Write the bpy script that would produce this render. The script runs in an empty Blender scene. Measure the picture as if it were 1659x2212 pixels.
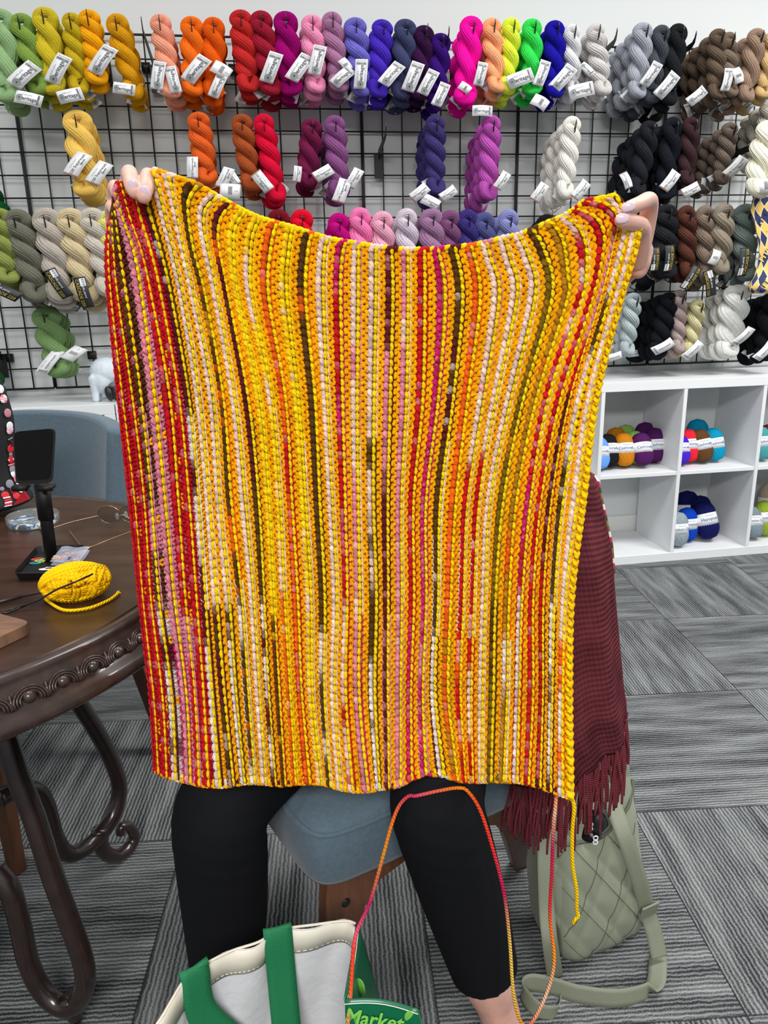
import bpy, math, random
import numpy as np
from mathutils import Vector, Matrix, Quaternion
random.seed(7); RNG = np.random.default_rng(7)
S = bpy.context.scene; COL = S.collection
PI = math.pi
# ------------------------------------------------------------------ camera, world, lights, exposure
FPX, PITCH, ROLL, CH = 1645.0, 0.28668, -0.02232, 1.147
FW = np.array([0, math.cos(PITCH), -math.sin(PITCH)]); _r = np.array([1.0, 0, 0]); _u = np.cross(_r, FW)
RV = math.cos(ROLL)*_r + math.sin(ROLL)*_u; UV_ = -math.sin(ROLL)*_r + math.cos(ROLL)*_u
cam = bpy.data.cameras.new('camera'); camo = bpy.data.objects.new('camera', cam); COL.objects.link(camo)
cam.sensor_fit = 'VERTICAL'; cam.sensor_height = 24; cam.lens = 24*FPX/2212
cam.clip_start = 0.02
camo.matrix_world = Matrix(((RV[0], UV_[0], -FW[0], 0), (RV[1], UV_[1], -FW[1], 0), (RV[2], UV_[2], -FW[2], CH), (0, 0, 0, 1)))
cam.dof.use_dof = False
S.camera = camo
S.view_settings.view_transform = 'Standard'; S.view_settings.look = 'None'; S.view_settings.gamma = 1
S.view_settings.exposure = 0.36
w = bpy.data.worlds.new('shop_ambient'); S.world = w; w.use_nodes = True
w.node_tree.nodes['Background'].inputs[0].default_value = (0.93, 0.97, 1.0, 1)
w.node_tree.nodes['Background'].inputs[1].default_value = 0.38
def area(name, loc, sx, sy, e, rot=(0, 0, 0)):
    l = bpy.data.lights.new(name, 'AREA'); l.shape = 'RECTANGLE'; l.size = sx; l.size_y = sy; l.energy = e; l.color = (1, 0.99, 0.97)
    o = bpy.data.objects.new(name, l); o.location = loc; o.rotation_euler = rot; COL.objects.link(o)
    return o
area('ceiling_panel_light', (-0.9, 1.35, 2.95), 1.2, 0.6, 20)
area('ceiling_panel_light', (0.95, 1.6, 2.95), 1.2, 0.6, 26)
area('ceiling_panel_light', (-0.1, -2.3, 2.95), 1.8, 1.0, 165)
area('ceiling_panel_light', (2.4, 1.7, 2.95), 1.2, 0.6, 62)

# ------------------------------------------------------------------ ray helpers (photo pixel -> point of the room)
CP = np.array([0, 0, CH])
def ray(x, y): return FW + RV*(x-829.5)/FPX - UV_*(y-1106)/FPX
def atz(x, y, z):
    d = ray(x, y); return CP + d*((z-CH)/d[2])
def aty(x, y, D):
    d = ray(x, y); return CP + d*(D/d[1])
YAW, DW = 0.1542, 3.170
WA = np.array([math.cos(YAW), math.sin(YAW), 0]); WN = np.array([-math.sin(YAW), math.cos(YAW), 0])
def atw(x, y, off):
    d = ray(x, y); return CP + d*((DW-off)/(d@WN))
def WP(u, z, off=0): return WN*(DW-off) + WA*u + np.array([0, 0, z])

# ------------------------------------------------------------------ materials
def lin(c):
    o = []
    for v in c:
        v = v/255 if max(c) > 1.001 or isinstance(v, int) else v
        o.append(v/12.92 if v <= .04045 else ((v+.055)/1.055)**2.4)
    return o
MC = {}
def mat(name, c=(200, 200, 200), rough=.6, metal=0, var=0, scale=40, bump=0, bscale=None, sheen=0, spec=.5, coat=0, alpha=1, trans=0, stretch=None):
    if name in MC: return MC[name]
    m = bpy.data.materials.new(name); m.use_nodes = True; MC[name] = m
    nt = m.node_tree; b = nt.nodes['Principled BSDF']; L = nt.links
    cl = lin(c)+[1]
    b.inputs['Base Color'].default_value = cl; b.inputs['Roughness'].default_value = rough; b.inputs['Metallic'].default_value = metal
    b.inputs['Specular IOR Level'].default_value = spec
    b.inputs['Sheen Weight'].default_value = sheen; b.inputs['Coat Weight'].default_value = coat
    b.inputs['Alpha'].default_value = alpha; b.inputs['Transmission Weight'].default_value = trans
    if var or bump:
        tc = nt.nodes.new('ShaderNodeTexCoord'); mp = nt.nodes.new('ShaderNodeMapping'); L.new(tc.outputs['Object'], mp.inputs[0])
        if stretch: mp.inputs['Scale'].default_value = stretch
        n = nt.nodes.new('ShaderNodeTexNoise'); n.inputs['Scale'].default_value = scale; n.inputs['Detail'].default_value = 5
        L.new(mp.outputs[0], n.inputs['Vector'])
        if var:
            r = nt.nodes.new('ShaderNodeValToRGB'); r.color_ramp.elements[0].position = .3; r.color_ramp.elements[1].position = .7
            r.color_ramp.elements[0].color = [max(0, v*(1-var)) for v in cl[:3]]+[1]
            r.color_ramp.elements[1].color = [min(1, v*(1+var)) for v in cl[:3]]+[1]
            L.new(n.outputs['Fac'], r.inputs[0]); L.new(r.outputs[0], b.inputs['Base Color'])
        if bump:
            n2 = n
            if bscale:
                n2 = nt.nodes.new('ShaderNodeTexNoise'); n2.inputs['Scale'].default_value = bscale; n2.inputs['Detail'].default_value = 3
                L.new(mp.outputs[0], n2.inputs['Vector'])
            bp = nt.nodes.new('ShaderNodeBump'); bp.inputs['Strength'].default_value = bump; bp.inputs['Distance'].default_value = .002
            L.new(n2.outputs['Fac'], bp.inputs['Height']); L.new(bp.outputs[0], b.inputs['Normal'])
    return m
def nd(m, t, **k):
    n = m.node_tree.nodes.new(t)
    for a, v in k.items(): setattr(n, a, v)
    return n
def mth(m, op, a, b=None, c=None):
    n = nd(m, 'ShaderNodeMath', operation=op)
    for i, v in enumerate((a, b, c)):
        if v is None: continue
        if isinstance(v, (int, float)): n.inputs[i].default_value = v
        else: m.node_tree.links.new(v, n.inputs[i])
    return n.outputs[0]
def yarn_mat(name, c=None, ribs=7, tw=2.0, vcol=False, bump=.6, rough=.85, var=.14):
    """plied yarn: stripes that run along the strand, from the mesh's own UVs"""
    if name in MC: return MC[name]
    m = mat(name, c or (200, 200, 200), rough, sheen=0, spec=.12); L = m.node_tree.links; b = m.node_tree.nodes['Principled BSDF']
    uv = nd(m, 'ShaderNodeUVMap'); sp = nd(m, 'ShaderNodeSeparateXYZ'); L.new(uv.outputs[0], sp.inputs[0])
    ph = mth(m, 'ADD', mth(m, 'MULTIPLY', sp.outputs[0], ribs*2*PI), mth(m, 'MULTIPLY', sp.outputs[1], tw*2*PI))
    s = mth(m, 'SINE', ph)
    no = nd(m, 'ShaderNodeTexNoise'); no.inputs['Scale'].default_value = 90
    tc = nd(m, 'ShaderNodeTexCoord'); L.new(tc.outputs['Object'], no.inputs['Vector'])
    bp = nd(m, 'ShaderNodeBump'); bp.inputs['Strength'].default_value = bump; bp.inputs['Distance'].default_value = .0012
    L.new(mth(m, 'ADD', s, no.outputs['Fac']), bp.inputs['Height']); L.new(bp.outputs[0], b.inputs['Normal'])
    hs = nd(m, 'ShaderNodeHueSaturation')
    if vcol:
        at = nd(m, 'ShaderNodeAttribute', attribute_name='Col'); L.new(at.outputs['Color'], hs.inputs['Color'])
    else: hs.inputs['Color'].default_value = lin(c)+[1]
    L.new(mth(m, 'ADD', mth(m, 'MULTIPLY', no.outputs['Fac'], 2*var), 1-var), hs.inputs['Value'])
    L.new(hs.outputs[0], b.inputs['Base Color'])
    return m

# ------------------------------------------------------------------ mesh builder
def nrm(v):
    v = np.asarray(v, float); l = np.linalg.norm(v, axis=-1, keepdims=True); return v/np.where(l < 1e-12, 1, l)
class MB:
    def __init__(s): s.v = []; s.f = []; s.n = 0; s.mi = []; s.uv = []; s.col = []; s.hascol = False
    def add(s, V, F, mi=0, uv=None, col=None):
        V = np.asarray(V, float).reshape(-1, 3); s.v.append(V); s.f += [tuple(i+s.n for i in f) for f in F]; s.mi += [mi]*len(F)
        s.uv.append(np.zeros((len(V), 2)) if uv is None else np.asarray(uv, float))
        if col is not None: s.hascol = True
        s.col.append(np.ones((len(V), 3)) if col is None else np.broadcast_to(np.asarray(col, float), (len(V), 3)))
        s.n += len(V); return s
    def box(s, c, size, R=None, mi=0, bev=0):
        hx, hy, hz = np.array(size)/2.0; b = min(bev, hx*.9, hy*.9, hz*.9)
        if b <= 0:
            V = np.array([(x, y, z) for x in (-hx, hx) for y in (-hy, hy) for z in (-hz, hz)])
            F = [(0, 1, 3, 2), (4, 6, 7, 5), (0, 4, 5, 1), (2, 3, 7, 6), (0, 2, 6, 4), (1, 5, 7, 3)]
        else:
            V = []; idx = {}
            for sx in (-1, 1):
                for sy in (-1, 1):
                    for sz in (-1, 1):
                        for a, p in enumerate(((hx, hy-b, hz-b), (hx-b, hy, hz-b), (hx-b, hy-b, hz))):
                            idx[sx, sy, sz, a] = len(V); V.append((sx*p[0], sy*p[1], sz*p[2]))
            F = []
            for sg in (-1, 1):
                for a in range(3):
                    o = [(-1, -1), (1, -1), (1, 1), (-1, 1)]
                    q = []
                    for p1, p2 in o:
                        k = [0, 0, 0]; k[a] = sg; k[(a+1) % 3] = p1; k[(a+2) % 3] = p2; q.append(idx[k[0], k[1], k[2], a])
                    F.append(tuple(q if sg > 0 else q[::-1]))
            for a in range(3):
                b1, b2 = (a+1) % 3, (a+2) % 3
                for p in (-1, 1):
                    for q in (-1, 1):
                        def K(t, ax):
                            k = [0, 0, 0]; k[a] = t; k[b1] = p; k[b2] = q; return idx[k[0], k[1], k[2], ax]
                        F.append((K(-1, b1), K(1, b1), K(1, b2), K(-1, b2)))
            for sx in (-1, 1):
                for sy in (-1, 1):
                    for sz in (-1, 1): F.append(tuple(idx[sx, sy, sz, a] for a in range(3)))
            V = np.array(V)
        if R is not None: V = V@np.asarray(R, float).T
        return s.add(V+np.asarray(c), F, mi)
    def tube(s, P, r, n=8, cap=True, closed=False, mi=0, col=None, uvk=None, flat=1.0, up=None, ridge=0, nr=0, tw=0):
        P = np.asarray(P, float); m = len(P); r = np.broadcast_to(np.asarray(r, float), (m,))
        T = nrm(np.roll(P, -1, 0)-np.roll(P, 1, 0)) if closed else nrm(np.gradient(P, axis=0))
        N = np.zeros((m, 3)); a = np.array([0, 0, 1.0]) if up is None else np.asarray(up, float)
        if abs(T[0]@a) > .95: a = np.array([0, 1.0, 0])
        N[0] = nrm(a-T[0]*(a@T[0]))
        for i in range(1, m):
            if up is None: N[i] = nrm(N[i-1]-T[i]*(N[i-1]@T[i]))
            else: N[i] = nrm(a-T[i]*(a@T[i]))
        B = np.cross(T, N); th = np.linspace(0, 2*PI, n, endpoint=False)
        L = np.r_[0, np.cumsum(np.linalg.norm(np.diff(P, axis=0), axis=1))]
        rr = r[:, None]*np.ones(n)
        if ridge: rr = rr+ridge*np.abs(np.sin(th[None]*nr/2+L[:, None]*tw))
        V = P[:, None]+(np.cos(th)[None, :, None]*N[:, None]*flat+np.sin(th)[None, :, None]*B[:, None])*rr[..., None]
        F = []
        k = m if closed else m-1
        for i in range(k):
            j = (i+1) % m
            for q in range(n): F.append((i*n+q, i*n+(q+1) % n, j*n+(q+1) % n, j*n+q))
        if cap and not closed: F += [tuple(range(n))[::-1], tuple((m-1)*n+q for q in range(n))]
        uv = np.stack([np.broadcast_to(th/(2*PI), (m, n)), np.broadcast_to((L*(uvk or 30))[:, None], (m, n))], -1).reshape(-1, 2)
        if col is not None and np.ndim(col) == 2: col = np.repeat(np.asarray(col), n, 0)
        return s.add(V.reshape(-1, 3), F, mi, uv, col)
    def ell(s, c, r, R=None, nu=16, nv=10, mi=0, col=None):
        u = np.linspace(0, 2*PI, nu, endpoint=False); v = np.linspace(0, PI, nv+1)[1:-1]
        V = [(0, 0, 1)]+[(math.sin(b)*math.cos(a), math.sin(b)*math.sin(a), math.cos(b)) for b in v for a in u]+[(0, 0, -1)]
        F = [(0, 1+i, 1+(i+1) % nu) for i in range(nu)]; k = len(v)
        for j in range(k-1):
            for i in range(nu): F.append((1+j*nu+i, 1+(j+1)*nu+i, 1+(j+1)*nu+(i+1) % nu, 1+j*nu+(i+1) % nu))
        e = len(V)-1; F += [(e, 1+(k-1)*nu+(i+1) % nu, 1+(k-1)*nu+i) for i in range(nu)]
        V = np.array(V)*np.asarray(r)
        if R is not None: V = V@np.asarray(R).T
        return s.add(V+np.asarray(c), F, mi, None, col)
    def grid(s, G, mi=0, thick=0, col=None, uvs=(1, 1), closeu=False):
        G = np.asarray(G, float); a, b = G.shape[:2]
        U, Vv = np.meshgrid(np.linspace(0, uvs[0], b), np.linspace(0, uvs[1], a)); uv = np.stack([U, Vv], -1).reshape(-1, 2)
        c = None if col is None else np.broadcast_to(col, (a, b, 3)).reshape(-1, 3)
        F = [(i*b+j, i*b+(j+1) % b, (i+1)*b+(j+1) % b, (i+1)*b+j) for i in range(a-1) for j in range(b if closeu else b-1)]
        if not thick: return s.add(G.reshape(-1, 3), F, mi, uv, c)
        du = (np.roll(G, -1, 1)-np.roll(G, 1, 1)) if closeu else np.gradient(G, axis=1)
        N = nrm(np.cross(du, np.gradient(G, axis=0)))
        V2 = np.concatenate([G.reshape(-1, 3), (G-N*thick).reshape(-1, 3)]); o = a*b
        F2 = F+[tuple(i+o for i in f[::-1]) for f in F]
        def edge(l):
            for p, q in zip(l[:-1], l[1:]): F2.append((q, p, p+o, q+o))
        edge([j for j in range(b)]+([0] if closeu else [])); edge([(a-1)*b+j for j in range(b)][::-1]+([(a-1)*b+b-1] if closeu else []))
        if not closeu: edge([i*b for i in range(a)][::-1]); edge([i*b+b-1 for i in range(a)])
        return s.add(V2, F2, mi, np.concatenate([uv, uv]), None if c is None else np.concatenate([c, c]))
    def lathe(s, prof, c=(0, 0, 0), n=32, mi=0, R=None, cap=True):
        th = np.linspace(0, 2*PI, n, endpoint=False)
        V = np.array([(r*math.cos(t), r*math.sin(t), z) for r, z in prof for t in th]); m = len(prof)
        F = [(i*n+q, i*n+(q+1) % n, (i+1)*n+(q+1) % n, (i+1)*n+q) for i in range(m-1) for q in range(n)]
        if cap: F += [tuple(range(n))[::-1], tuple((m-1)*n+q for q in range(n))]
        if R is not None: V = V@np.asarray(R).T
        uv = [(q/n, i/m*4) for i in range(m) for q in range(n)]
        return s.add(V+np.asarray(c), F, mi, uv)
    def prism(s, pts, O, X, Y, Z, d, mi=0):
        """polygon pts in plane (O; X, Y), extruded by d along Z"""
        O, X, Y, Z = (np.asarray(q, float) for q in (O, X, Y, Z)); n = len(pts)
        A = np.array([O+X*p[0]+Y*p[1] for p in pts])
        return s.add(np.r_[A, A+Z*d], [tuple(range(n))[::-1], tuple(range(n, 2*n))]+[(i, (i+1) % n, n+(i+1) % n, n+i) for i in range(n)], mi)
    def text(s, t, size, O, X, Y, mi=0, shear=0, align='CENTER', off=.0003, bold=0):
        V, F = text_mesh(t, shear, align, bold); O, X, Y = (np.asarray(q, float) for q in (O, X, Y)); Z = np.cross(X, Y)
        return s.add(O+(V[:, :1]*X+V[:, 1:2]*Y)*size+Z*off, F, mi)
    def build(s, name, mats, parent=None, smooth=True, loc=None, sharp=None, rz=0):
        me = bpy.data.meshes.new(name); V = np.concatenate(s.v) if s.v else np.zeros((0, 3))
        if not isinstance(mats, (list, tuple)): mats = [mats]
        o = bpy.data.objects.new(name, me); COL.objects.link(o)
        if parent is not None:
            M = np.array(WM(parent).inverted()); V = V@M[:3, :3].T+M[:3, 3]; o.parent = parent
        elif loc is not None: V = V-np.asarray(loc, float); o.location = loc
        else:
            lo, hi = V.min(0), V.max(0); c = np.array([(lo[0]+hi[0])/2, (lo[1]+hi[1])/2, lo[2]]); V = V-c; o.location = c
        if len(s.f) > 60000 and all(len(f) == 4 for f in s.f[:50]): pass
        if rz: V = V@Rz(rz); o.rotation_euler = (0, 0, rz)
        me.from_pydata(V.tolist(), [], s.f)
        for m in mats: me.materials.append(m)
        me.polygons.foreach_set('material_index', s.mi)
        me.polygons.foreach_set('use_smooth', [smooth]*len(s.f))
        uv = np.concatenate(s.uv)
        if np.any(uv):
            l = me.uv_layers.new(name='UVMap'); ix = np.empty(len(me.loops), int); me.loops.foreach_get('vertex_index', ix)
            l.data.foreach_set('uv', uv[ix].ravel())
        if s.hascol:
            a = me.color_attributes.new('Col', 'FLOAT_COLOR', 'POINT'); c = np.concatenate(s.col); a.data.foreach_set('color', np.c_[c, np.ones(len(c))].ravel())
        me.update()
        if smooth and sharp: me.set_sharp_from_angle(angle=math.radians(sharp))
        return o
def WM(o):
    M = o.matrix_basis.copy(); p = o.parent
    while p: M = p.matrix_basis @ M; p = p.parent
    return M
_tc = {}
def text_mesh(t, shear, align, bold):
    k = (t, shear, align, bold)
    if k not in _tc:
        cu = bpy.data.curves.new('t', 'FONT'); cu.body = t; cu.size = 1; cu.shear = shear; cu.align_x = align; cu.align_y = 'CENTER'; cu.resolution_u = 2; cu.offset = bold
        o = bpy.data.objects.new('t', cu); COL.objects.link(o); dg = bpy.context.evaluated_depsgraph_get(); me = o.evaluated_get(dg).to_mesh()
        _tc[k] = (np.array([v.co[:] for v in me.vertices]).reshape(-1, 3), [tuple(p.vertices) for p in me.polygons])
        bpy.data.objects.remove(o); bpy.data.curves.remove(cu)
    return _tc[k]
def tag(o, label, cat, group=None, kind=None):
    if label: o['label'] = label
    if cat: o['category'] = cat
    if group: o['group'] = group
    if kind: o['kind'] = kind
    return o
def thing(name, label, cat, loc=(0, 0, 0), rz=0, group=None):
    o = bpy.data.objects.new(name, None); o.location = loc; o.rotation_euler = (0, 0, rz); COL.objects.link(o); o.empty_display_size = .02
    return tag(o, label, cat, group)
def struct(o): o['kind'] = 'structure'; return o
def spl(P, n=8, closed=False):
    """Catmull-Rom through points (rows of any width)"""
    P = np.asarray(P, float); m = len(P); out = []
    for i in range(m if closed else m-1):
        if closed: a, b, c, d = P[(i-1) % m], P[i], P[(i+1) % m], P[(i+2) % m]
        else: a, b, c, d = P[max(i-1, 0)], P[i], P[i+1], P[min(i+2, m-1)]
        for t in np.linspace(0, 1, n, endpoint=False):
            out.append(.5*((2*b)+(-a+c)*t+(2*a-5*b+4*c-d)*t*t+(-a+3*b-3*c+d)*t**3))
    if not closed: out.append(P[-1])
    return np.array(out)
def Rz(a): c, s = math.cos(a), math.sin(a); return np.array([[c, -s, 0], [s, c, 0], [0, 0, 1]])
def Rx(a): c, s = math.cos(a), math.sin(a); return np.array([[1, 0, 0], [0, c, -s], [0, s, c]])
def Ry(a): c, s = math.cos(a), math.sin(a); return np.array([[c, 0, s], [0, 1, 0], [-s, 0, c]])
def fused(parts, vox, smooth_it=4):
    """one continuous skin out of overlapping limbs: voxel remesh + smoothing, returns (V, F)"""
    me = bpy.data.meshes.new('x'); me.from_pydata(np.concatenate(parts.v).tolist(), [], parts.f); o = bpy.data.objects.new('x', me); COL.objects.link(o)
    a = o.modifiers.new('r', 'REMESH'); a.mode = 'VOXEL'; a.voxel_size = vox; b = o.modifiers.new('s', 'SMOOTH'); b.iterations = smooth_it; b.factor = .5
    dg = bpy.context.evaluated_depsgraph_get(); e = o.evaluated_get(dg).to_mesh()
    V = np.empty(len(e.vertices)*3); e.vertices.foreach_get('co', V); F = [tuple(p.vertices) for p in e.polygons]
    bpy.data.objects.remove(o); bpy.data.meshes.remove(me)
    return V.reshape(-1, 3), F
def limb(mb, pts, n=16):
    """pts: rows (x, y, z, r)"""
    q = spl(pts, 5); mb.tube(q[:, :3], q[:, 3], n); mb.ell(q[0, :3], q[0, 3]); mb.ell(q[-1, :3], q[-1, 3])

# ================================================================== THE ROOM
# carpet tiles: ribs turn by a quarter from tile to tile
mc = mat('carpet', (110, 112, 114), .95, spec=.1); nt = mc.node_tree; L = nt.links; bs = nt.nodes['Principled BSDF']
tc = nd(mc, 'ShaderNodeTexCoord'); mp = nd(mc, 'ShaderNodeMapping'); mp.inputs['Rotation'].default_value = (0, 0, math.radians(-3)); mp.inputs['Location'].default_value = (-.62, -1.92, 0)
L.new(tc.outputs['Object'], mp.inputs[0]); sx = nd(mc, 'ShaderNodeSeparateXYZ'); L.new(mp.outputs[0], sx.inputs[0]); X, Y = sx.outputs[0], sx.outputs[1]
TS = .5
col_i = mth(mc, 'FLOOR', mth(mc, 'DIVIDE', Y, TS)); X2 = mth(mc, 'ADD', X, 0)
row_i = mth(mc, 'FLOOR', mth(mc, 'DIVIDE', X2, TS))
par = mth(mc, 'ABSOLUTE', mth(mc, 'MODULO', mth(mc, 'ADD', col_i, row_i), 2.0))
def mixv(f, a, b): return mth(mc, 'ADD', mth(mc, 'MULTIPLY', a, mth(mc, 'SUBTRACT', 1.0, f)), mth(mc, 'MULTIPLY', b, f))
wn = nd(mc, 'ShaderNodeTexNoise'); wn.inputs['Scale'].default_value = 55; L.new(mp.outputs[0], wn.inputs['Vector'])
wob = mth(mc, 'MULTIPLY', mth(mc, 'SUBTRACT', wn.outputs['Fac'], .5), .006)
along = mixv(par, Y, X2); across = mth(mc, 'ADD', mixv(par, X2, Y), wob)
rib = mth(mc, 'ADD', mth(mc, 'MULTIPLY', mth(mc, 'SINE', mth(mc, 'MULTIPLY', across, 2*PI/.0085)), .5), .5)
cv = nd(mc, 'ShaderNodeCombineXYZ'); L.new(mth(mc, 'MULTIPLY', along, 3.5), cv.inputs[0]); L.new(mth(mc, 'MULTIPLY', across, 26.0), cv.inputs[1]); L.new(mth(mc, 'ADD', mth(mc, 'MULTIPLY', par, 7.3), mth(mc, 'MULTIPLY', row_i, 3.1)), cv.inputs[2])
n1 = nd(mc, 'ShaderNodeTexNoise'); n1.inputs['Scale'].default_value = 1.2; n1.inputs['Detail'].default_value = 2; L.new(cv.outputs[0], n1.inputs['Vector'])
n2 = nd(mc, 'ShaderNodeTexNoise'); n2.inputs['Scale'].default_value = 420; n2.inputs['Detail'].default_value = 2; L.new(mp.outputs[0], n2.inputs['Vector'])
val = mth(mc, 'ADD', mth(mc, 'MULTIPLY', rib, .36), mth(mc, 'ADD', mth(mc, 'MULTIPLY', n1.outputs['Fac'], .85), mth(mc, 'MULTIPLY', n2.outputs['Fac'], .8)))
def seam(A):
    fr = mth(mc, 'ABSOLUTE', mth(mc, 'SUBTRACT', mth(mc, 'FRACT', mth(mc, 'DIVIDE', A, TS)), .5)); return mth(mc, 'GREATER_THAN', fr, .4965)
sm = mth(mc, 'MAXIMUM', seam(X2), seam(Y))
val = mth(mc, 'SUBTRACT', val, mth(mc, 'MULTIPLY', sm, .35))
rp = nd(mc, 'ShaderNodeValToRGB'); rp.color_ramp.elements[0].position = .52; rp.color_ramp.elements[0].color = lin((46, 48, 50))+[1]
rp.color_ramp.elements[1].position = 1.55 if False else 1.0; rp.color_ramp.elements[1].color = lin((160, 163, 163))+[1]
L.new(mth(mc, 'MULTIPLY', val, .68), rp.inputs[0]); L.new(rp.outputs[0], bs.inputs['Base Color'])
bp = nd(mc, 'ShaderNodeBump'); bp.inputs['Strength'].default_value = .6; bp.inputs['Distance'].default_value = .003
L.new(mth(mc, 'ADD', rib, mth(mc, 'MULTIPLY', n2.outputs['Fac'], .6)), bp.inputs['Height']); L.new(bp.outputs[0], bs.inputs['Normal'])
f = MB(); f.box((0, 1.2, -.02), (7, 7, .04)); struct(f.build('floor', mc, loc=(0, 0, 0), smooth=False))
mw = mat('wall_paint', (212, 215, 214), .8, bump=.05, scale=200)
f = MB(); f.box(WP(0, 1.5, -.05), (7.4, .1, 3.0), Rz(YAW)); struct(f.build('wall_back', mw, smooth=False, rz=YAW))
f = MB(); f.box(WP(0, .055, .006), (7.0, .012, .11), Rz(YAW), bev=.002); struct(f.build('baseboard_back', mat('trim_white', (225, 225, 222), .5), smooth=False, rz=YAW))

# ------------------------------------------------------------------ black wire grid panels on the wall
mblk = mat('black_wire', (22, 22, 24), .45, .2)
G_ = .0762; U0, VT = -.7946, 2.019
names = ['left of the pale gold hank', 'behind the pale gold and orange hanks', 'behind the purple hanks and the empty peg', 'between the empty peg and the orchid hanks', 'behind the cream hanks', 'behind the black and brown hanks at right', 'at the right edge of the photo']
for k in range(-1, 5):
    ua = U0+.615*k; mb = MB(); wd = .6096
    for i in range(9):
        u = ua+.004+i*G_; r = .0042 if i in (0, 8) else .0028
        mb.tube([WP(u, VT, .022), WP(u, VT-16*G_, .022)], r, 6)
    for j in range(17):
        z = VT-j*G_; r = .0042 if j in (0, 16) else .0028
        mb.tube([WP(ua+.004, z, .027), WP(ua+.004+wd, z, .027)], r, 6)
    for u in (ua+.15, ua+.46):
        for z in (VT-.1, VT-1.1): mb.box(WP(u, z, .012), (.03, .024, .03), Rz(YAW))
    tag(mb.build('gridwall_panel', mblk, rz=YAW), 'black wire grid panel on the white wall, '+names[k+1], 'wire grid', 'black wire grid panels on the wall')

# ------------------------------------------------------------------ white cube shelving
mwh = mat('white_laminate', (226, 228, 230), .42, bump=.02, scale=100)
def shelf_unit(us, n, label, off0=.03, front=.34, zb=.03):
    """us: u of the left outer face; n columns, two rows"""
    p = WP(us, 0, front/2); t = thing('cube_shelf', label, 'shelf', p, YAW); cw = .35; W_ = n*cw+.062
    def B(name, u0, u1, z0, z1, o0=off0, o1=front, bev=.0012):
        b = MB(); b.box(WP((u0+u1)/2, (z0+z1)/2, (o0+o1)/2), (u1-u0, o1-o0, z1-z0), Rz(YAW), bev=bev); return b.build(name, mwh, t, smooth=False)
    B('top_panel', us, us+W_, .732, .77); B('bottom_panel', us, us+W_, 0, .038)
    B('side_panel', us, us+.038, .038, .732); B('side_panel', us+W_-.038, us+W_, .038, .732)
    for i in range(1, n): B('divider', us+.031+i*cw-.008, us+.031+i*cw+.008, .038, .732, off0+.001, front-.001)
    for i in range(n): B('shelf_board', us+.031+i*cw+.008, us+.031+(i+1)*cw-.008, .377, .393, off0+.001, front-.003)
    return t
ud = float((atw(1483, 843, .34))@WA)      # a divider seen right of the knitting
uj = float(atw(238, 880, .34)@WA); UB = ud-.35*2-.031; UR = UB-.004-1.462; UL = UR-.004-1.462
shelf_unit(UB, 4, 'white cube shelf with yarn balls, standing right behind the burgundy shawl')
shelf_unit(UR, 4, 'white cube shelf mostly hidden behind the held up knitting')
ul = shelf_unit(UL, 4, 'white cube shelf at left, behind the blue chair back and phone stand')
b = MB(); b.box(WP(UL+1.256, .56, .2), (.30, .24, .332), Rz(YAW), bev=.004); b.box(WP(UL+1.256, .56, .326), (.06, .012, .02), Rz(YAW), bev=.003)
tag(b.build('storage_box', mat('dark_brown_box', (58, 38, 30), .7, var=.2, scale=30)), 'dark brown storage box inside the left white shelf', 'box')
b = MB(); b.box(WP(UL+.906, .56, .2), (.30, .24, .332), Rz(YAW), bev=.004); b.box(WP(UL+.906, .56, .326), (.06, .012, .02), Rz(YAW), bev=.003)
tag(b.build('storage_box', MC['dark_brown_box']), 'dark brown storage box in the left white shelf, partly behind the printed project bag', 'box')

# ------------------------------------------------------------------ twisted hanks of yarn
def hank_curve(turns, R, Ld, knot):
    n = 64; P = []
    z = np.linspace(0, 1, n)
    def side(s, zz):
        a = s*PI+turns*2*PI*zz**.9; e = R*(1-.25*zz)*(1-.55*np.clip((zz-.86)/.14, 0, 1))
        return np.stack([np.cos(a)*e, np.sin(a)*e*.8, -zz*Ld], 1)
    A = side(0, z); Bs = side(1, z)
    top = np.array([(R*1.05*math.cos(t), 0, R*1.0*math.sin(t)) for t in np.linspace(0, PI, 12)[1:-1]])
    C = np.concatenate([A[::-1], top, Bs])
    return C
def make_hank_mesh(turns, R=.0215, r=.0215, Ld=.215, ridge=.0016, seed=0, chunky=False, knot=1):
    rg = random.Random(seed); mb = MB(); C = hank_curve(turns, R, Ld, knot)
    rr = np.full(len(C), r)
    zz = -C[:, 2]/Ld; rr = rr*(1-.32*np.exp(-((zz+.03)/.09)**2))*(1-.2*np.clip((zz-.8)/.2, 0, 1))
    nr = 12 if chunky else 16
    mb.tube(C, rr-.001, 72 if chunky else 84, ridge=ridge*(1.7 if chunky else 1.45), nr=nr, tw=22, uvk=60)
    # the end of the twist, tucked through: a knot that sticks out at the foot
    sd = rg.choice((-1, 1)); K = spl([(0, .004, -Ld+.01), (sd*.018, -.012, -Ld-.006), (sd*.012, -.02, -Ld-.035), (-sd*.012, -.012, -Ld-.04), (-sd*.018, .004, -Ld-.012), (0, .008, -Ld+.012)], 7)
    mb.tube(K, np.interp(np.linspace(0, 1, len(K)), (0, .4, .7, 1), (r*.95, r*.85, r*.8, r*.7)), nr*3, ridge=ridge, nr=nr, tw=22, uvk=60)
    o = mb.build('yarn_hank', MC['_dummy'] if '_dummy' in MC else mat('_dummy'), loc=(0, 0, 0)); me = o.data; bpy.data.objects.remove(o)
    return me
HM = [make_hank_mesh(1.25, seed=1), make_hank_mesh(1.5, seed=2), make_hank_mesh(1.12, seed=5), make_hank_mesh(1.75, R=.019, r=.02, seed=4)]
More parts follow.
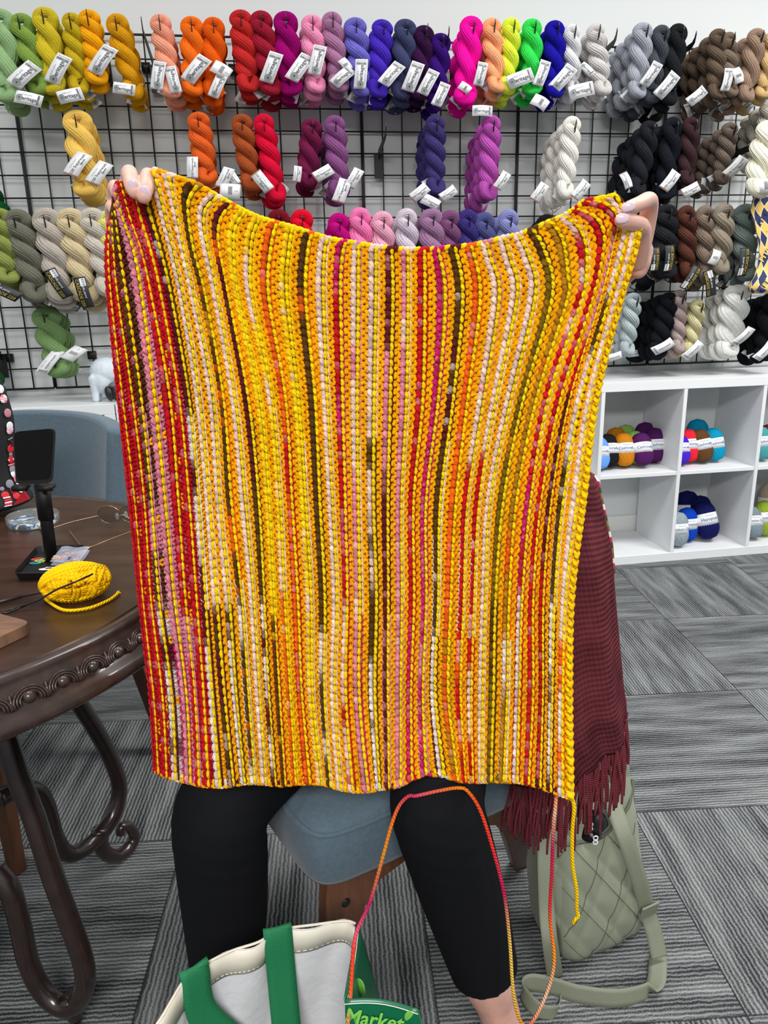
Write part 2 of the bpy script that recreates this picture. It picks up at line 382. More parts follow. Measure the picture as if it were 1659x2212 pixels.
HMC = [make_hank_mesh(1.25, seed=3, chunky=True, R=.024, r=.026)]
mpaper = mat('tag_paper', (226, 226, 228), .55); mink = mat('tag_ink', (60, 62, 66), .7); mgrey = mat('tag_grey', (140, 145, 146), .7)
mblkp = mat('tag_black_paper', (30, 31, 33), .5); mgold = mat('tag_gold_ink', (175, 150, 50), .5); mpink = mat('tag_pink_ink', (150, 90, 60), .6)
def tag_template(kind):
    """paper tag in its own frame: x = length, y = width, bent a little; returns (paper mesh, lettering mesh)"""
    Lg, Wd = {'H': (.098, .047), 'S': (.085, .046), 'C': (.105, .042), 'W': (.06, .04), 'B': (.085, .036)}[kind]
    xs = np.linspace(-Lg/2, Lg/2, 12); bend = lambda x: .010*np.cos(x/Lg*PI*1.0)
    G = np.array([[(x, y, bend(x)) for x in xs] for y in (-Wd/2, Wd/2)])
    p = MB(); p.grid(G, thick=.0006)
    q = MB()
    def rect(x0, x1, y0, y1, mi=0):
        q.grid(np.array([[(x, y, bend(x)+.0007) for x in np.linspace(x0, x1, 4)] for y in (y0, y1)]), mi)
    def put(t, size, x, y, mi=0, shear=0, bold=0):
        V, F = text_mesh(t, shear, 'CENTER', bold); P = V*size+np.array([x, y, 0]); P[:, 2] = bend(P[:, 0])+.0008; q.add(P, F, mi)
    rg = random.Random(3)
    if kind == 'H':
        put('Heritage', .019, -.003, -.002, bold=.01); put('cascade yarns', .0075, -.01, .012, 1); put('75% Merino Wool  25% Nylon', .0055, -.004, -.0165, 1)
        cx, cy = -.034, -.001
        for r0, r1, mi in ((.0125, .0105, 1), (.0098, .0035, 2)):
            a = np.linspace(0, 2*PI, 25); q.grid(np.array([[(cx+r*math.cos(t), cy+r*math.sin(t), bend(cx+r*math.cos(t))+.0009) for t in a] for r in (r0, r1)]), mi)
        q.add([(cx-.004, cy-.003, bend(cx)+.0009), (cx+.004, cy-.003, bend(cx)+.0009), (cx, cy+.005, bend(cx)+.0009)], [(0, 1, 2)], 0)
        y = -.018
        while y < .018:
            wdt = rg.choice((.0006, .001, .0016)); rect(.030, .038, y, y+wdt); y += wdt+rg.choice((.0007, .0012))
        for x in (.041, .0435): rect(x, x+.0008, -.018, .018, 1)
    elif kind == 'S':
        put('220 Superwash', .0125, 0, .0, bold=.005); put('Sport', .010, .01, -.010, shear=.3, bold=.02); put('cascade yarns', .006, -.005, .012, 1); put('3.5 oz / 100 g 136 yds', .004, 0, -.018, 1)
        rect(-.042, -.039, -.022, .022, 3)
    elif kind == 'C':
        put('CASCADE 220', .015, .0, -.011, 3, bold=.008); put('cascade yarns', .011, -.012, .006, 4, shear=.3); rect(-.048, -.022, -.004+.002, .017, 4)
        x = -.046
        while x < -.024:
            rect(x, x+.0012, .004, .014, 0); x += rg.choice((.0018, .0026))
    elif kind == 'B':
        put('superwash', .012, 0, -.002, shear=.25); put('100 g  3.5 oz', .005, -.01, .010, 1); y = -.014
        while y < .012: rect(-.038, -.03, y, y+.0009); y += .0021
    else:
        y = -.010
        while y < .012: rect(-.006, .006, y, y+.0009); y += .0021
        put('3.99', .006, .018, 0, 1)
    a = p.build('paper_tag', mblkp if kind == 'C' else mpaper, loc=(0, 0, 0)); b = q.build('lettering', [mink, mgrey, mgrey, mpink if kind == 'S' else mgold, mpaper], loc=(0, 0, 0), smooth=False)
    r = (a.data, b.data); bpy.data.objects.remove(a); bpy.data.objects.remove(b); return r
TT = {k: tag_template(k) for k in 'HSCWB'}
RW = Matrix.Rotation(YAW, 4, 'Z')
def add_tag(h, kind, M):
    """M: local matrix in the hank"""
    a = bpy.data.objects.new('paper_tag', TT[kind][0]); a.parent = h; a.matrix_basis = M; COL.objects.link(a)
    b = bpy.data.objects.new('lettering', TT[kind][1]); b.parent = a; COL.objects.link(b)
def face_m(px, ang, sc=1, tilt=0):
    """local matrix: tag lies in the hank's XZ plane facing -Y, its length turned ang degrees up from +X"""
    a = math.radians(ang); X = Vector((math.cos(a), 0, math.sin(a))); Z = Vector((0, -1, 0)); Yv = Z.cross(X)
    M = Matrix((X, Yv, Z)).transposed().to_4x4(); M = Matrix.Translation(px) @ M @ Matrix.Rotation(math.radians(tilt), 4, 'X') @ Matrix.Scale(sc, 4)
    return M
def hook(u, z, offt, cname, row, empty=False):
    mb = MB()
    A = WP(u, z-.075, .03); Bp = WP(u, z-.028, offt-.02); Tp = WP(u+.001, z+.004, offt)
    Y_ = -WN
    ln = offt-.03
    mb.prism([(0, -.09), (ln-.02, -.045), (ln-.004, -.034), (ln+.004, -.008), (ln+.002, .002), (ln-.006, -.016), (ln-.02, -.028), (0, -.055)], WP(u-.0014, z, .03), Y_, (0, 0, 1), WA, .0028)
    t = thing('display_peg', f'black metal display peg holding the {cname} in the {row}' if not empty else cname, 'peg', WP(u, z-.09, .03), YAW, f'black pegs of the {row}')
    mb.build('arm', mblk, t, smooth=False)
    k = MB(); k.box(WP(u, z-.11, .034), (.034, .004, .09), Rz(YAW), bev=.001); k.box(WP(u, z-.068, .03), (.036, .018, .006), Rz(YAW), bev=.001); k.build('back_plate', mblk, t, smooth=False)
HC = {}
def hmat(name, c):
    if name not in HC: HC[name] = yarn_mat('yarn '+name, c, ribs=32, tw=.35, bump=.7)
    return HC[name]
ORD = ['frontmost', 'second', 'third', 'fourth', 'fifth', 'rearmost']
def peg(cname, c, x, y, xb, yb, row, n=3, wide=1.0, tags=(), off=.27, step=.062, mesh=None, chunky=False, btag='H', hk=True, dim=None):
    """hanks of one colour on one peg. x, y: pixel of the hole the peg comes through; xb, yb: foot of the front hank"""
    T = atw(x, y, off); u = float(T@WA); z = T[2]
    if hk: hook(u, z+.012, off+.04, cname+' hanks', row)
    Bt = atw(xb, yb, off); d = Bt-T; Ln = np.linalg.norm(d); ang = math.atan2(float(d@WA), -d[2]); k = Ln/.272
    k = max(.7, min(1.35, k))
    for i in range(n):
        o_ = off-i*step
        if o_ < .055: break
        me = (HMC if chunky else HM)[(hash_(cname)+i) % (len(HMC) if chunky else len(HM))] if mesh is None else HM[mesh]
        h = bpy.data.objects.new('yarn_hank', me); COL.objects.link(h)
        zz = z-.0135*i-.02*wide*0; jit = (random.uniform(-.05, .05) if i else 0); wx = wide*random.uniform(.92, 1.04) if i else wide
        R_ = RW @ Matrix.Rotation(-(ang+jit)*1.0, 4, 'Y') @ Matrix.Rotation(random.uniform(-.06, .06)+(.05 if i == 0 else 0), 4, 'X')
        h.matrix_basis = Matrix.Translation(Vector(WP(u+random.uniform(-.004, .004)*(i > 0), zz, o_))) @ R_ @ Matrix.Diagonal((wx, .86, k if i == 0 else k*random.uniform(.95, 1.03), 1))
        h.material_slots[0].link = 'OBJECT'; h.material_slots[0].material = hmat(cname, c)
        if n == 1: lb = f'{cname} yarn hank, alone on its peg in the {row}'
        else: lb = f'{cname} yarn hank in the {row}, {ORD[i]} of the {n} on its peg'
        tag(h, lb, 'yarn', f'hanks of the {row}')
        Mi = WM(h).inverted()
        if i == 0:
            for (kd, tx, ty, ta, ts) in tags:
                P = Mi @ Vector(atw(tx, ty, off+.034))
                M = face_m(P, ta, ts, random.uniform(-8, 8))
                # keep the paper undistorted by the hank's own scale
                sc = Matrix.Diagonal((1/wx, 1/.86, 1/k, 1)); add_tag(h, kd, Matrix.Translation(P) @ sc @ Matrix.Translation(-P) @ M)
        elif btag:
            P = Vector((random.uniform(-.015, .015), -.025, -.225)); add_tag(h, btag, face_m(P, random.uniform(20, 150), .9, random.uniform(-20, 20)))
def hash_(s): return sum(ord(ch)*(i+1) for i, ch in enumerate(s))
R1, R2, R3, R4 = 'top row', 'second row', 'third row', 'lowest row'
peg('mint green', (150, 184, 130), 2, 45, 20, 222, R1, 3, 1.15, [])
peg('leaf green', (132, 162, 72), 47, 52, 90, 205, R1, 3, 1.0, [('H', 52, 162, 38, .95), ('H', 62, 214, -25, .8)])
peg('chartreuse yellow', (208, 186, 42), 98, 40, 118, 205, R1, 3, 1.05, [('H', 126, 150, 62, .95)], mesh=2)
peg('olive yellow', (200, 172, 30), 156, 48, 172, 202, R1, 3, .92, [('H', 152, 207, 15, .8)])
peg('amber yellow', (248, 172, 15), 193, 40, 212, 184, R1, 2, 1.0, [('H', 222, 130, 58, .95)])
peg('gold', (216, 152, 18), 254, 54, 292, 214, R1, 3, .95, [('H', 268, 192, -18, .7)])
peg('peach', (242, 160, 132), 347, 52, 374, 214, R1, 3, 1.0, [('H', 342, 163, 75, .85), ('H', 374, 172, 95, .8)], mesh=3)
peg('bright orange', (244, 112, 22), 415, 58, 418, 208, R1, 3, 1.0, [('H', 424, 150, 58, .95)])
peg('deep orange', (232, 92, 12), 462, 60, 462, 212, R1, 3, .95, [('W', 478, 152, -28, 1.0), ('H', 470, 186, 70, .75)])
peg('scarlet', (196, 42, 42), 520, 42, 540, 198, R1, 3, 1.1, [], mesh=3)
peg('crimson', (158, 26, 50), 564, 47, 588, 205, R1, 3, 1.02, [('H', 586, 146, 65, .95)])
peg('purple magenta', (156, 0, 106), 617, 48, 630, 205, R1, 3, 1.08, [('H', 647, 146, 58, .95)])
peg('candy pink', (244, 148, 188), 674, 54, 684, 200, R1, 3, .98, [('H', 685, 130, 76, .92)])
peg('dusty mauve', (172, 118, 156), 717, 46, 735, 200, R1, 3, 1.0, [('H', 740, 166, 38, .78), ('W', 746, 140, 120, .7)], mesh=3)
peg('periwinkle', (112, 106, 196), 767, 60, 785, 207, R1, 3, 1.05, [('H', 779, 160, 82, .9)])
peg('violet blue', (74, 44, 186), 826, 62, 815, 210, R1, 3, 1.08, [('H', 846, 160, 62, .88)])
peg('slate blue', (64, 68, 104), 876, 64, 868, 214, R1, 3, 1.04, [('H', 892, 166, 76, .95)])
peg('plum black', (52, 16, 62), 916, 76, 902, 216, R1, 3, .95, [('H', 925, 178, 72, .85)])
peg('deep violet', (54, 12, 112), 952, 92, 942, 226, R1, 3, .95, [('H', 952, 204, 74, .8)])
peg('hot pink', (252, 12, 164), 1018, 60, 1004, 226, R1, 3, 1.1, [('H', 1038, 160, 84, .75), ('W', 1004, 190, 150, .7)])
peg('apricot', (252, 172, 122), 1062, 60, 1072, 202, R1, 3, .92, [('H', 1042, 240, -8, .75)])
peg('neon yellow', (226, 244, 66), 1104, 60, 1096, 204, R1, 3, .9, [('H', 1124, 170, 24, .95)])
peg('neon green', (54, 220, 86), 1149, 62, 1150, 206, R1, 3, .95, [('H', 1170, 158, 72, .85)])
peg('royal blue', (26, 16, 156), 1198, 66, 1196, 212, R1, 3, .98, [('H', 1216, 168, 52, .95), ('W', 1166, 222, -32, 1.0)])
peg('snow white', (226, 224, 226), 1234, 72, 1240, 205, R1, 3, .82, [('H', 1256, 196, 8, .95)])
peg('pale stone', (205, 200, 197), 1286, 70, 1306, 206, R1, 3, 1.0, [('H', 1268, 150, -60, .55)], mesh=3)
peg('silver grey', (160, 164, 174), 1388, 70, 1376, 212, R1, 4, 1.02, [('H', 1406, 160, 66, .85)], mesh=0)
peg('charcoal', (70, 74, 82), 1428, 76, 1410, 222, R1, 4, .92, [('H', 1440, 184, 58, .95)])
peg('jet black', (28, 29, 32), 1464, 74, 1440, 228, R1, 4, .98, [])
peg('walnut brown', (98, 82, 68), 1550, 80, 1548, 215, R1, 4, .98, [('H', 1570, 172, 82, .75), ('H', 1505, 207, 38, .8)])
peg('taupe brown', (122, 106, 92), 1573, 86, 1580, 200, R1, 2, .85, [])
peg('light brown', (150, 124, 106), 1634, 82, 1610, 220, R1, 4, .98, [('W', 1592, 164, -60, .9)])
peg('straw tan', (204, 170, 118), 1672, 86, 1650, 214, R1, 3, 1.0, [])
for x, y in ((305, 38), (924, 52), (970, 58), (1333, 62), (1504, 68)):
    T = atw(x, y, .31); hook(float(T@WA), T[2], .31, {305: 'empty black peg in the top row between the gold and peach hanks', 924: 'black peg tip rising behind the plum black hanks', 970: 'empty black peg just right of the deep violet hanks', 1333: 'empty black peg between the pale stone and silver grey hanks', 1504: 'empty black peg between the jet black and walnut brown hanks'}[x], R1, True)
T = atw(834, 268, .22); hook(float(T@WA), T[2], .22, 'empty black peg between the orchid mauve and indigo hanks', R2, True)
# second row
peg('pale gold', (240, 196, 96), 168, 262, 190, 425, R2, 3, 1.25, [('S', 168, 355, 62, .98), ('S', 214, 374, 62, .95)], btag='S', mesh=2)
peg('burnt orange', (224, 96, 36), 429, 262, 450, 398, R2, 3, 1.0, [('S', 416, 362, 84, .8), ('S', 486, 384, 65, .8)], btag='S')
peg('rust', (166, 78, 38), 523, 268, 545, 412, R2, 3, .96, [('W', 497, 413, -10, 1.15), ('S', 503, 382, -68, .6)], btag='S')
peg('cherry red', (216, 12, 54), 570, 268, 600, 435, R2, 3, 1.02, [('S', 567, 392, -62, .85)], btag='S', mesh=3)
peg('wine', (112, 26, 68), 674, 276, 664, 400, R2, 3, .98, [('S', 642, 376, 90, .6)], btag='S', mesh=0)
peg('orchid mauve', (134, 78, 130), 723, 270, 735, 428, R2, 3, 1.08, [('S', 698, 374, 30, .8), ('S', 738, 412, 70, .95), ('S', 765, 385, 60, .8)], btag='S', mesh=3)
peg('indigo', (62, 52, 108), 940, 268, 944, 422, R2, 4, 1.02, [('S', 906, 416, 40, .8), ('S', 930, 436, -30, .8), ('S', 968, 418, 35, .75)], btag='S', mesh=3)
peg('bright orchid', (180, 80, 170), 1061, 270, 1056, 432, R2, 4, 1.05, [('S', 1084, 390, 60, .75)], btag='S', mesh=3)
peg('cream white', (236, 232, 222), 1235, 272, 1222, 430, R2, 4, 1.02, [('S', 1254, 410, 55, .85), ('S', 1165, 415, 60, .8)], btag='S', mesh=3)
peg('coal black', (30, 32, 38), 1402, 282, 1372, 424, R2, 4, 1.0, [('S', 1352, 390, -55, .7)], btag='S')
peg('ink black', (22, 24, 32), 1452, 276, 1434, 432, R2, 4, 1.02, [('S', 1447, 390, 58, .9)], btag='S')
peg('dark cocoa', (58, 38, 42), 1492, 272, 1480, 402, R2, 4, .9, [('S', 1492, 410, 30, .8)], btag='S', mesh=0)
peg('warm taupe', (104, 92, 82), 1576, 280, 1560, 392, R2, 4, .98, [('S', 1588, 360, 62, .95)], btag='S', mesh=3)
peg('pearl grey', (196, 190, 176), 1660, 236, 1655, 330, R2, 3, 1.0, [], btag=None, off=.2)
peg('ivory', (232, 228, 204), 1662, 285, 1630, 425, R2, 1, 1.25, [('W', 1652, 402, 15, 1.2)], off=.42, chunky=True)
# third row
peg('moss green', (140, 150, 78), -4, 470, 18, 612, R3, 3, 1.2, [('C', 10, 628, -40, .9)], btag='C', off=.36, mesh=1)
peg('pewter', (112, 112, 98), 38, 478, 82, 652, R3, 3, 1.25, [], btag='C', off=.36, mesh=1)
peg('oatmeal grey', (184, 174, 162), 102, 476, 134, 655, R3, 3, 1.25, [('C', 127, 612, -72, .95)], btag='C', off=.36, mesh=1)
peg('sand beige', (208, 190, 150), 153, 476, 188, 652, R3, 3, 1.25, [('C', 181, 632, -86, .95)], btag='C', off=.36, mesh=1)
peg('light linen', (200, 192, 178), 200, 474, 240, 640, R3, 3, 1.15, [], btag='C', off=.36, mesh=1)
peg('lemon', (228, 220, 116), 236, 476, 262, 640, R3, 2, 1.1, [], btag=None, off=.36)
for nm, c, x, y in (('dark cherry', (120, 16, 34), 602, 476), ('bright red', (222, 12, 44), 652, 476), ('fuchsia', (188, 4, 122), 732, 484), ('rose pink', (244, 122, 178), 778, 472), ('pale rose', (232, 164, 188), 826, 480),
                    ('silver lilac', (208, 194, 208), 878, 474), ('heather', (152, 112, 146), 932, 474), ('plum', (122, 74, 116), 972, 478), ('deep indigo', (58, 46, 116), 1010, 476), ('stormy indigo', (78, 80, 132), 1046, 482), ('lavender blue', (132, 134, 188), 1098, 476)):
    peg(nm, c, x, y, x+8, y+160, R3, 3, 1.05 if nm not in ('heather',) else 1.2, [], btag=None, off=.3, mesh=1)
peg('raven black', (20, 21, 25), 1180, 486, 1190, 640, R3, 3, 1.1, [], btag='C', off=.3)
peg('soot black', (30, 31, 35), 1438, 462, 1440, 600, R3, 4, 1.25, [('C', 1444, 558, 88, .9), ('C', 1414, 560, 88, .8)], btag='C', off=.34, mesh=1)
peg('chestnut', (84, 48, 38), 1482, 464, 1488, 600, R3, 3, .95, [], btag='C', off=.34, mesh=1)
peg('mushroom', (122, 106, 93), 1522, 466, 1530, 612, R3, 3, 1.0, [('C', 1532, 612, -84, .95), ('C', 1492, 600, 52, .9), ('W', 1543, 556, 62, .9)], btag='C', off=.34, mesh=1)
peg('thick stone', (140, 128, 112), 1562, 462, 1560, 590, R3, 2, .95, [], btag='C', off=.36, chunky=True)
peg('spruce grey', (104, 116, 110), 1608, 462, 1614, 606, R3, 3, 1.25, [('C', 1605, 566, 84, .98)], btag='C', off=.34, mesh=1)
# lowest row
peg('sage green', (126, 158, 102), 100, 682, 130, 810, R4, 3, 1.3, [('B', 108, 782, 62, 1.05), ('W', 160, 764, 48, 1.0)], btag='B', off=.25, mesh=2)
peg('emerald green', (30, 84, 44), -46, 742, -30, 812, R4, 2, 1.0, [], btag=None, off=.25)
peg('mist blue grey', (172, 184, 186), 1368, 648, 1352, 768, R4, 3, .95, [('B', 1326, 770, 20, .8)], btag='B', off=.27, mesh=3)
peg('midnight black', (20, 22, 28), 1446, 648, 1420, 772, R4, 4, 1.15, [('B', 1432, 748, 42, 1.05)], btag='B', off=.27)
peg('dusty rose', (180, 160, 158), 1466, 642, 1468, 762, R4, 3, .85, [], btag='B', off=.27, mesh=3)
peg('pale butter', (210, 202, 156), 1506, 662, 1490, 754, R4, 3, .85, [('B', 1496, 756, 55, 1.0)], btag='B', off=.27)
peg('chunky white', (232, 232, 228), 1591, 636, 1572, 770, R4, 3, 1.35, [('B', 1604, 726, 62, 1.0)], btag='B', off=.29, chunky=True)
peg('onyx', (18, 19, 23), 1668, 650, 1650, 778, R4, 3, 1.3, [('B', 1650, 758, 55, 1.05)], btag='B', off=.29)
peg('forest green', (14, 80, 40), -48, 382, -28, 420, R2, 2, .9, [], btag=None, off=.22)

# ------------------------------------------------------------------ balls of yarn in the cubbies
def ball_mesh():
    mb = MB(); prof = []
    for t in np.linspace(0, 1, 26):
        z = t*.134; r = .044*(max(0, math.sin(PI*t))**.34)*(1-.17*math.exp(-((t-.52)/.15)**2)); prof.append((max(r, .002), z))
    n = 96; th = np.linspace(0, 2*PI, n, endpoint=False); V = []; uv = []
    for i, (r, z) in enumerate(prof):
        for t in th:
            rr = r+.0009*abs(math.sin(t*16+z*90)); V.append((rr*math.cos(t), rr*math.sin(t)*.82, z)); uv.append((t/2/PI, z*40))
    F = [(i*n+q, i*n+(q+1) % n, (i+1)*n+(q+1) % n, (i+1)*n+q) for i in range(len(prof)-1) for q in range(n)]
    mb.add(V, F+[tuple(range(n))[::-1], tuple((len(prof)-1)*n+q for q in range(n))], 0, uv); o = mb.build('yarn_ball', MC['_dummy'], loc=(0, 0, 0)); me = o.data; bpy.data.objects.remove(o)
    b = MB(); th = np.linspace(0, 2*PI, 48); b.grid(np.array([[(.0395*math.cos(t), .0325*math.sin(t), z) for t in th] for z in (.048, .090)]), thick=-.0008)
    o = b.build('paper_band', mpaper, loc=(0, 0, 0)); m2 = o.data; bpy.data.objects.remove(o)
    def let(txt, sub):
        q = MB()
        for t, sz, zc, mi in ((txt, .0155, .069, 0), (sub, .0055, .082, 1), ('100 g 3.5 oz', .005, .054, 1)):
            V, Fc = text_mesh(t, 0, 'CENTER', .005); a = V[:, 0]*sz/.037; P = np.stack([.0410*np.sin(a), -.0342*np.cos(a), zc+V[:, 1]*sz], 1); q.add(P, Fc, mi)
        o = q.build('lettering', [mat('blue_ink', (70, 110, 160), .6), mgrey], loc=(0, 0, 0), smooth=False); m = o.data; bpy.data.objects.remove(o); return m
    return me, m2, let('Cashmello', 'cascade yarns'), let('Hampton', 'cascade yarns'), let('Cotton Cor', 'cascade yarns')
BM, BB, BL1, BL2, BL3 = ball_mesh()
def yball(cname, c, x, z0, off, lean, label, let=BL1, sc=1.0, rot=0, roll=0):
    """x: photo column of the ball; stands on the board at height z0"""
    P = atw(x, 975 if z0 > .2 else 1140, off); u = float(P@WA); sc *= 1.06; h = bpy.data.objects.new('yarn_ball', BM); COL.objects.link(h)
    zoff = .030*abs(math.sin(math.radians(lean)))*sc
    h.matrix_basis = Matrix.Translation(Vector(WP(u, z0+zoff+.0005, off))) @ RW @ Matrix.Rotation(math.radians(roll), 4, 'Y') @ Matrix.Rotation(math.radians(-lean), 4, 'X') @ Matrix.Rotation(math.radians(rot), 4, 'Z') @ Matrix.Scale(sc, 4)
    h.material_slots[0].link = 'OBJECT'; h.material_slots[0].material = yarn_mat('ball '+cname, c, ribs=16, tw=1, bump=.3)
    tag(h, label, 'yarn', 'yarn balls in the cube shelf')
    a = bpy.data.objects.new('paper_band', BB); a.parent = h; COL.objects.link(a); b = bpy.data.objects.new('lettering', let); b.parent = a; COL.objects.link(b)
Z1, Z0 = .393, .038
yball('sky blue', (104, 156, 228), 1301, Z1, .27, 22, 'sky blue yarn ball at the left end of the upper cubby, beside the knitting', sc=.95)
yball('black', (24, 24, 28), 1321, Z1, .25, 24, 'black yarn ball in the upper cubby, left of the mustard one')
yball('mustard', (190, 118, 22), 1354, Z1, .25, 22, 'mustard yarn ball with its label forward in the upper cubby')
yball('mustard', (190, 118, 22), 1336, Z1, .155, 18, 'mustard yarn ball lying behind the black one in the upper cubby', sc=1.05)
yball('light green', (138, 182, 92), 1376, Z1, .21, 20, 'light green yarn ball between the mustard and front purple ones')
yball('light green', (138, 182, 92), 1356, Z1, .10, 15, 'light green yarn ball at the back of the upper cubby', sc=1.05)
yball('purple', (74, 26, 84), 1395, Z1, .265, 26, 'dark purple yarn ball nearest the edge of the upper cubby')
yball('purple', (74, 26, 84), 1417, Z1, .195, 12, 'dark purple yarn ball standing right behind the frontmost purple one', sc=1.05)
yball('purple', (74, 26, 84), 1398, Z1, .12, 15, 'dark purple yarn ball at the back, between light green and purple ones', sc=1.12)
yball('violet', (70, 34, 190), 1477, Z1, .27, 24, 'violet yarn ball peeping out at the left of the right upper cubby', sc=.9)
yball('red', (222, 36, 50), 1493, Z1, .24, 20, 'red yarn ball in the right upper cubby')
yball('coffee', (92, 62, 34), 1526, Z1, .25, 20, 'coffee brown yarn ball between the red and teal ones', roll=-8)
yball('teal', (8, 138, 176), 1551, Z1, .235, 18, 'teal yarn ball at the right of the coffee brown one', roll=-6)
yball('teal', (8, 138, 176), 1510, Z1, .13, 14, 'teal yarn ball at the back of the right upper cubby', sc=1.15)
yball('grey blue', (142, 156, 162), 1469, Z0, .29, 12, 'grey blue yarn ball at the front of the right lower cubby', BL3, 1.05)
yball('cobalt', (6, 62, 178), 1488, Z0, .235, 12, 'cobalt blue yarn ball behind the grey blue one', BL2, 1.05)
yball('navy', (16, 20, 78), 1537, Z0, .25, 22, 'large navy yarn ball at the front of the right lower cubby', BL2, 1.2, roll=-8)
yball('navy', (16, 20, 78), 1516, Z0, .15, 14, 'navy yarn ball leaning behind the large navy one', BL2, 1.2)
yball('navy', (16, 20, 78), 1485, Z0, .10, 10, 'navy yarn ball at the back left of the right lower cubby', BL2, 1.3)
yball('steel', (120, 136, 144), 1634, Z0, .28, 26, 'steel grey yarn ball at the right edge of the photo, on the bottom board', BL3)
yball('lime', (140, 164, 52), 1656, Z0, .24, 14, 'lime green yarn ball at the right edge of the photo', BL3, 1.1)
yball('beige', (176, 160, 140), 1664, Z0, .12, 5, 'beige yarn ball behind the lime green one', BL3, 1.5)
yball('aqua', (70, 150, 152), 1650, Z1, .27, 20, 'aqua yarn ball at the right edge of the photo, upper cubby')
yball('garnet', (110, 22, 38), 1662, Z1, .22, 14, 'garnet red yarn ball at the right edge of the photo')

# ------------------------------------------------------------------ pale figurine on the left shelf
T = atw(213, 856, .25); b0 = np.array([T[0], T[1], .7705]); t = thing('animal_figurine', 'pale blue white animal figurine with black muzzle on the left shelf', 'figurine', b0, YAW)
p = MB(); q = lambda x, y, z: b0+Rz(YAW)@np.array([x, y, z])
p.ell(q(.035, .01, .105), (.058, .05, .052), Rz(YAW)); p.ell(q(.02, .0, .075), (.045, .042, .05), Rz(YAW))
for x, y in ((-.005, -.02), (-.005, .03), (.07, .03)): limb(p, [(*q(x, y, .08), .02), (*q(x, y, .04), .014), (*q(x, y, .010), .013)])
V, F = fused(p, .003, 5); m = MB(); m.add(V, F); m.build('body', mat('figurine_glaze', (206, 216, 224), .7, var=.06, scale=60), t)
p = MB(); p.ell(q(.045, -.035, .03), (.015, .013, .027), Ry(-.2)); p.ell(q(.068, -.03, .032), (.017, .016, .030)); p.build('muzzle', mat('figurine_black', (26, 24, 28), .4), t)
p = MB(); p.ell(q(.062, -.026, .058), (.018, .018, .012)); p.build('bridle', mat('figurine_grey', (96, 98, 98), .5), t)

# ------------------------------------------------------------------ patchwork drawstring bag at the right edge
mpit = mat('patchwork_print', (60, 60, 90), .8); Lp = mpit.node_tree.links; bb = mpit.node_tree.nodes['Principled BSDF']
uvn = nd(mpit, 'ShaderNodeUVMap'); mpp = nd(mpit, 'ShaderNodeMapping'); mpp.inputs['Rotation'].default_value = (0, 0, .9); mpp.inputs['Scale'].default_value = (7, 7, 7); Lp.new(uvn.outputs[0], mpp.inputs[0])
ck = nd(mpit, 'ShaderNodeTexChecker'); ck.inputs['Scale'].default_value = 1; ck.inputs['Color1'].default_value = lin((34, 42, 84))+[1]; ck.inputs['Color2'].default_value = lin((216, 180, 92))+[1]; Lp.new(mpp.outputs[0], ck.inputs[0])
sxx = nd(mpit, 'ShaderNodeSeparateXYZ'); Lp.new(mpp.outputs[0], sxx.inputs[0])
ed = [mth(mpit, 'GREATER_THAN', mth(mpit, 'ABSOLUTE', mth(mpit, 'SUBTRACT', mth(mpit, 'FRACT', sxx.outputs[i]), .5)), .47) for i in (0, 1)]
mx = nd(mpit, 'ShaderNodeMix', data_type='RGBA'); Lp.new(mth(mpit, 'MAXIMUM', *ed), mx.inputs[0]); Lp.new(ck.outputs[0], mx.inputs[6]); mx.inputs[7].default_value = lin((225, 222, 210))+[1]; Lp.new(mx.outputs[2], bb.inputs['Base Color'])
t = thing('project_bag', 'navy and gold patchwork fabric bag with PITT lettering hanging at the right edge', 'bag', atw(1680, 640, .4), YAW)
G = []; OFF = .40
outl = [(1628, 425), (1622, 455), (1634, 500), (1640, 540), (1633, 585), (1616, 620), (1622, 634)]
ol = spl([(*o, 0) for o in outl], 5)[:, :2]
for k, (x, y) in enumerate(ol):
    Pl = atw(x, y, OFF); row = []
    for j in range(25):
        a = j/24*2*PI; wdt = .16
        row.append(Pl+WA*(wdt/2*(1-math.cos(a)))+WN*(-.045*math.sin(a)+.01*math.sin(3*a+k*.2))*math.sin(PI*min(1, (len(ol)-k)/12+.05)))
    G.append(row)
m = MB(); m.grid(G, thick=.0015, uvs=(2.2, 1.2)); m.build('fabric', mpit, t)
tt = MB(); Gq = np.array(G)
def to_px(P): d_ = P-CP; z_ = d_@FW; return 829.5+FPX*(d_@RV)/z_, 1106-FPX*(d_@UV_)/z_
for x, y, sz_, an, mi in ((1650, 470, .026, 60, 0), (1652, 545, .030, 62, 1), (1650, 618, .028, 55, 0), (1668, 505, .03, -50, 1)):
    k, jj = min(((k, jj) for k in range(1, len(Gq)-1) for jj in range(1, 13)), key=lambda q: (to_px(Gq[q])[0]-x)**2+(to_px(Gq[q])[1]-y)**2)
    tx = nrm(Gq[k, jj+1]-Gq[k, jj-1]); tz = nrm(Gq[k-1, jj]-Gq[k+1, jj]); tz = nrm(tz-tx*(tz@tx)); a = math.radians(an)
    tt.text('PITT', sz_, Gq[k, jj], tx*math.cos(a)+tz*math.sin(a), -tx*math.sin(a)+tz*math.cos(a), mi, bold=.03, off=.004)
tt.build('lettering', [mat('navy_print', (34, 42, 84), .8), mat('gold_print', (224, 190, 100), .8)], t, smooth=False)
m = MB(); m.tube(spl([atw(1660, 262, .34), atw(1636, 300, .36), atw(1624, 350, .36), atw(1625, 400, .37), atw(1632, 432, .39)], 8), .011, 8, flat=.25, up=WA); m.build('handle', mpit, t)
